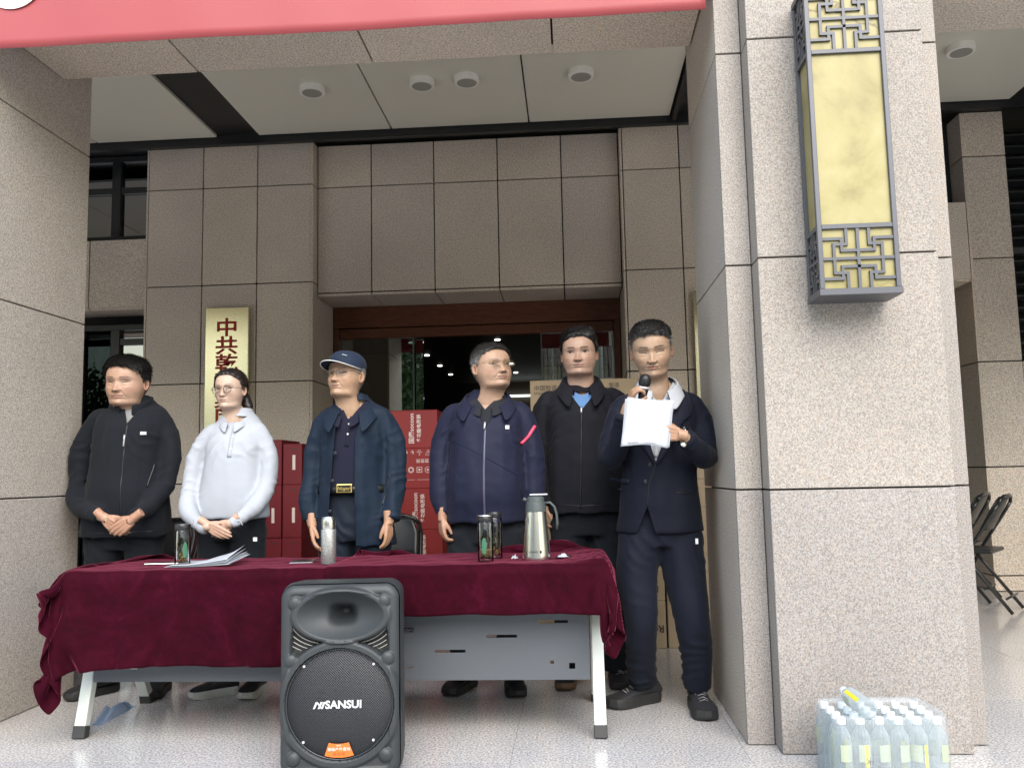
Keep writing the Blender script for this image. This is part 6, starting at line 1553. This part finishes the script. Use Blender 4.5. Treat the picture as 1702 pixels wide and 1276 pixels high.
S['hands'] = [dict(o=(wm[0]-.012, wm[1]+.012, wm[2]-.035), a=(.25, -.45, .85), n=(.95, .10, -.1), side=-1, curl=(.95, 1.0, 1.05, 1.1), thumb=(.2, .95), sc=.95, wrist_len=.04), dict(o=at(1130, 722, 3.755), a=(-1, -.10, .18), n=(-.1, 1, .15), side=-1, curl=(.12, .18, .25, .35), thumb=(-.2, 1.1), sc=.98, spread=.3, wrist_len=.035)]
p6, xf, hd = person(S)
jk, B = garment(S, 'suit_jacket', C_SUIT, p6, [poly([(1050, 622), (1138, 612), (1134, 645), (1090, 768), (1054, 650)], 3.98), poly([(1076, 842), (1096, 905), (1050, 905)], 3.98)], vert=.003)
o = inner_loft(S, .014, 1.0, 'white_shirt', C_SHIRT, p6); cut_open(o, poly([(1064, 628), (1130, 618), (1098, 672)], 4.02), 4.12)
collar('shirt_collar', p6, C_SHIRT, (.412, 4.105, 1.485), .080, .077, .050, .36, drop=.075, flap=.060, point=.6, flare=.018, spread=.6, th=.003)
Bs = BVHTree.FromPolygons([Vector(v) for v in loft(torso_rings(S, .014), 44, 60)[0]], [tuple(f) for f in loft(torso_rings(S, .014), 44, 60)[1]])
strip('placket', Bs, poly([(1094, 668), (1091, 760)], 3.98), .024, C_SHIRT, p6, off=.002)
for y in (676, 712): button(Bs, *A2(1093, y, 3.97), .005, M_BTNW, p6)
C_LAP = cloth('navy_suit_lapel', (0.0105, 0.0126, 0.0235), .7, .2)
def lapel(pts_edge, pts_out):
    V = []; F = []; n = 16
    for i in range(n+1):
        t = i/n; e = [np.interp(t, np.linspace(0, 1, len(pts_edge)), [p[q] for p in pts_edge]) for q in (0, 1)]; o_ = [np.interp(t, np.linspace(0, 1, len(pts_out)), [p[q] for p in pts_out]) for q in (0, 1)]
        for s in range(7):
            u = s/6; x = e[0]+(o_[0]-e[0])*u; z = e[1]+(o_[1]-e[1])*u; V.append((x, front_y(B, x, z, dflt=4.02)-.005-.004*math.sin(u*PI), z))
    for i in range(n):
        for s in range(6): q = i*7+s; F.append((q, q+1, q+8, q+7))
    o = mesh_obj('lapel', V, F, C_LAP, p6, True); m_ = o.modifiers.new('t', 'SOLIDIFY'); m_.thickness = .004; return o
lapel(poly([(1130, 640), (1122, 680), (1107, 720), (1091, 770)], 3.98), poly([(1146, 648), (1152, 672), (1150, 690), (1136, 700), (1118, 735), (1093, 772)], 3.98))
lapel(poly([(1056, 646), (1062, 680), (1073, 720), (1088, 770)], 3.98), poly([(1040, 652), (1033, 678), (1036, 696), (1044, 704), (1064, 738), (1087, 772)], 3.98))
collar('suit_collar', p6, C_LAP, (.412, 4.130, 1.452), .094, .086, .034, .95, drop=.03, flap=.034, point=.1, flare=.006)
strip('front_edge', B, poly([(1090, 770), (1078, 805), (1076, 842)], 3.98), .004, M_ZIP, p6, off=0)
button(B, *A2(1080, 758+14, 3.96), .0095, M_BTN, p6); button(B, *A2(1073, 800, 3.96), .0095, M_BTN, p6)
for a, b in (([(1020, 797), (1046, 800)], .020), ([(1122, 818), (1158, 820)], .006)): strip('pocket_flap', B, poly(a, 3.98), b, C_LAP if b > .01 else M_ZIP, p6, off=.002)
k_ = MB()
strip('cuff_line', B, poly([(1138, 746), (1150, 700)], 3.80), .003, M_ZIP, p6, off=0, dflt=3.85)
wt = MB().tube([tuple(Vector(at(1137, 722, 3.765))+Vector((.006*math.cos(a)*.3, .030*math.cos(a)*-1+.0, .031*math.sin(a)))+Vector((.005*math.sin(a), .014, 0))) for a in np.linspace(0, 2*PI, 25)[:-1]], .0035, 8, closed=True).build('watch_band', M_STEEL, p6, True)
w_ = at(1136, 738, 3.745); MB().lathe([(.012, -.003), (.0135, 0), (.012, .003)], n=20).build('watch_case', M_STEEL, wt, True).matrix_basis = wmat(wt).inverted() @ Matrix.Translation(w_) @ Matrix.Rotation(R(65), 4, 'X')
hipz = .80
trousers(S, C_SUITTR, p6, [([(.305, 4.12, hipz), (at(1062, 960, 4.1)[0]-.01, 4.10, .60), (at(1064, 1030, 4.12)[0], 4.08, .42), (at(1064, 1090, 4.2)[0], 4.16, .24), (.300, 4.23, .105)], [.104, .096, .080, .072, .066]),
                          ([(.492, 4.12, hipz), (at(1140, 960, 4.05)[0], 4.09, .60), (at(1150, 1030, 4.05)[0], 4.05, .42), (at(1158, 1090, 4.1)[0], 4.09, .24), (.540, 4.13, .105)], [.104, .096, .080, .072, .068])], top=.94, waist=.165)
shoe(p6, (.305, 4.25), -.95, .30, M_SNEAK, M_SOLE, True, 1.05, 1.25); shoe(p6, (.545, 4.13), .06, .30, M_SNEAK, M_SOLE, True, 1.08, 1.25)
box_obj('trouser_logo', *[A2(1158, 899, 3.99)[0]-.006, A2(1158, 899, 3.99)[0]+.006], 3.985, 3.99, *[A2(1158, 899, 3.99)[1]-.012, A2(1158, 899, 3.99)[1]+.012], M_LOGO, p6)

# ---- what the speaker holds
mt = Vector(at(1075, 616, 3.810)); mb = Vector(at(1067, 662, 3.845)); d = (mt-mb).normalized(); q = d.to_track_quat('Z', 'Y').to_matrix().to_4x4()
mc = thing('microphone', 'black handheld microphone with a round mesh head, held by the suited man', 'microphone', tuple(mb))
k = N('mic_mesh'); vv = k.n('ShaderNodeTexVoronoi'); vv.inputs['Scale'].default_value = 380; k.l(k.co(), vv.inputs[0]); k.set(color=k.ramp(vv.outputs[0], [(.1, (.004, .004, .004)), (.5, (.03, .03, .032))]), rough=.35, metal=.6); k.bump(vv.outputs[0], .5, .001)
MB().lathe([(.0155, -.14), (.0165, -.13), (.0165, -.05), (.0175, 0), (.0225, .046)], n=28, M4=q).build('body', simple('mic_body', (.035, .035, .037), .25, .7), mc, True, local=True)
L_ = [(.0225*1.0, .0465), (.0245, .049), (.0245, .054), (.0235, .0565)]; MB().lathe(L_, n=28, M4=q).build('ring', M_SILVER, mc, True, local=True)
MB().lathe([(.0235, .057), (.0265, .066), (.0272, .078), (.0250, .092), (.0190, .103), (.0100, .109), (.001, .110)], n=28, M4=q).build('head_mesh', k.m, mc, True, local=True)
pp = thing('speech_papers', 'sheaf of white papers held up by the man in the suit', 'papers', at(1078, 705, 3.76)); rnd = random.Random(4)
for s in range(6):
    q4 = [Vector(at(1040+rnd.uniform(-2, 3)+s*.6, 660+rnd.uniform(-3, 3)+(2 if s else 5), 3.745+.0015*s)), Vector(at(1121+rnd.uniform(-4, 1), 668+rnd.uniform(-4, 4), 3.75+.0015*s)), Vector(at(1112+rnd.uniform(-3, 1), 747+rnd.uniform(-4, 0)-(s > 0)*2, 3.725+.0015*s)), Vector(at(1031+rnd.uniform(0, 2), 740+rnd.uniform(-4, 0), 3.725+.0015*s))]
    V = []; F = []; n = 14
    for j in range(n+1):
        for i in range(n+1):
            u, w = i/n, j/n; p = (q4[3]*(1-u)+q4[2]*u)*(1-w)+(q4[0]*(1-u)+q4[1]*u)*w
            p = p+Vector((0, -.005*math.sin(u*PI)*(.4+.6*w)+.003*math.sin(u*5+w*3+s), -.003*math.sin(u*PI*1.2)*w+.008*(1-w)*math.sin((u-.2)*4)*(1-w))); V.append(p)
    for j in range(n):
        for i in range(n): a = j*(n+1)+i; F.append((a, a+1, a+n+2, a+n+1))
    o = mesh_obj('sheet', V, F, M_PAPER, pp, True); m_ = o.modifiers.new('t', 'SOLIDIFY'); m_.thickness = .0004
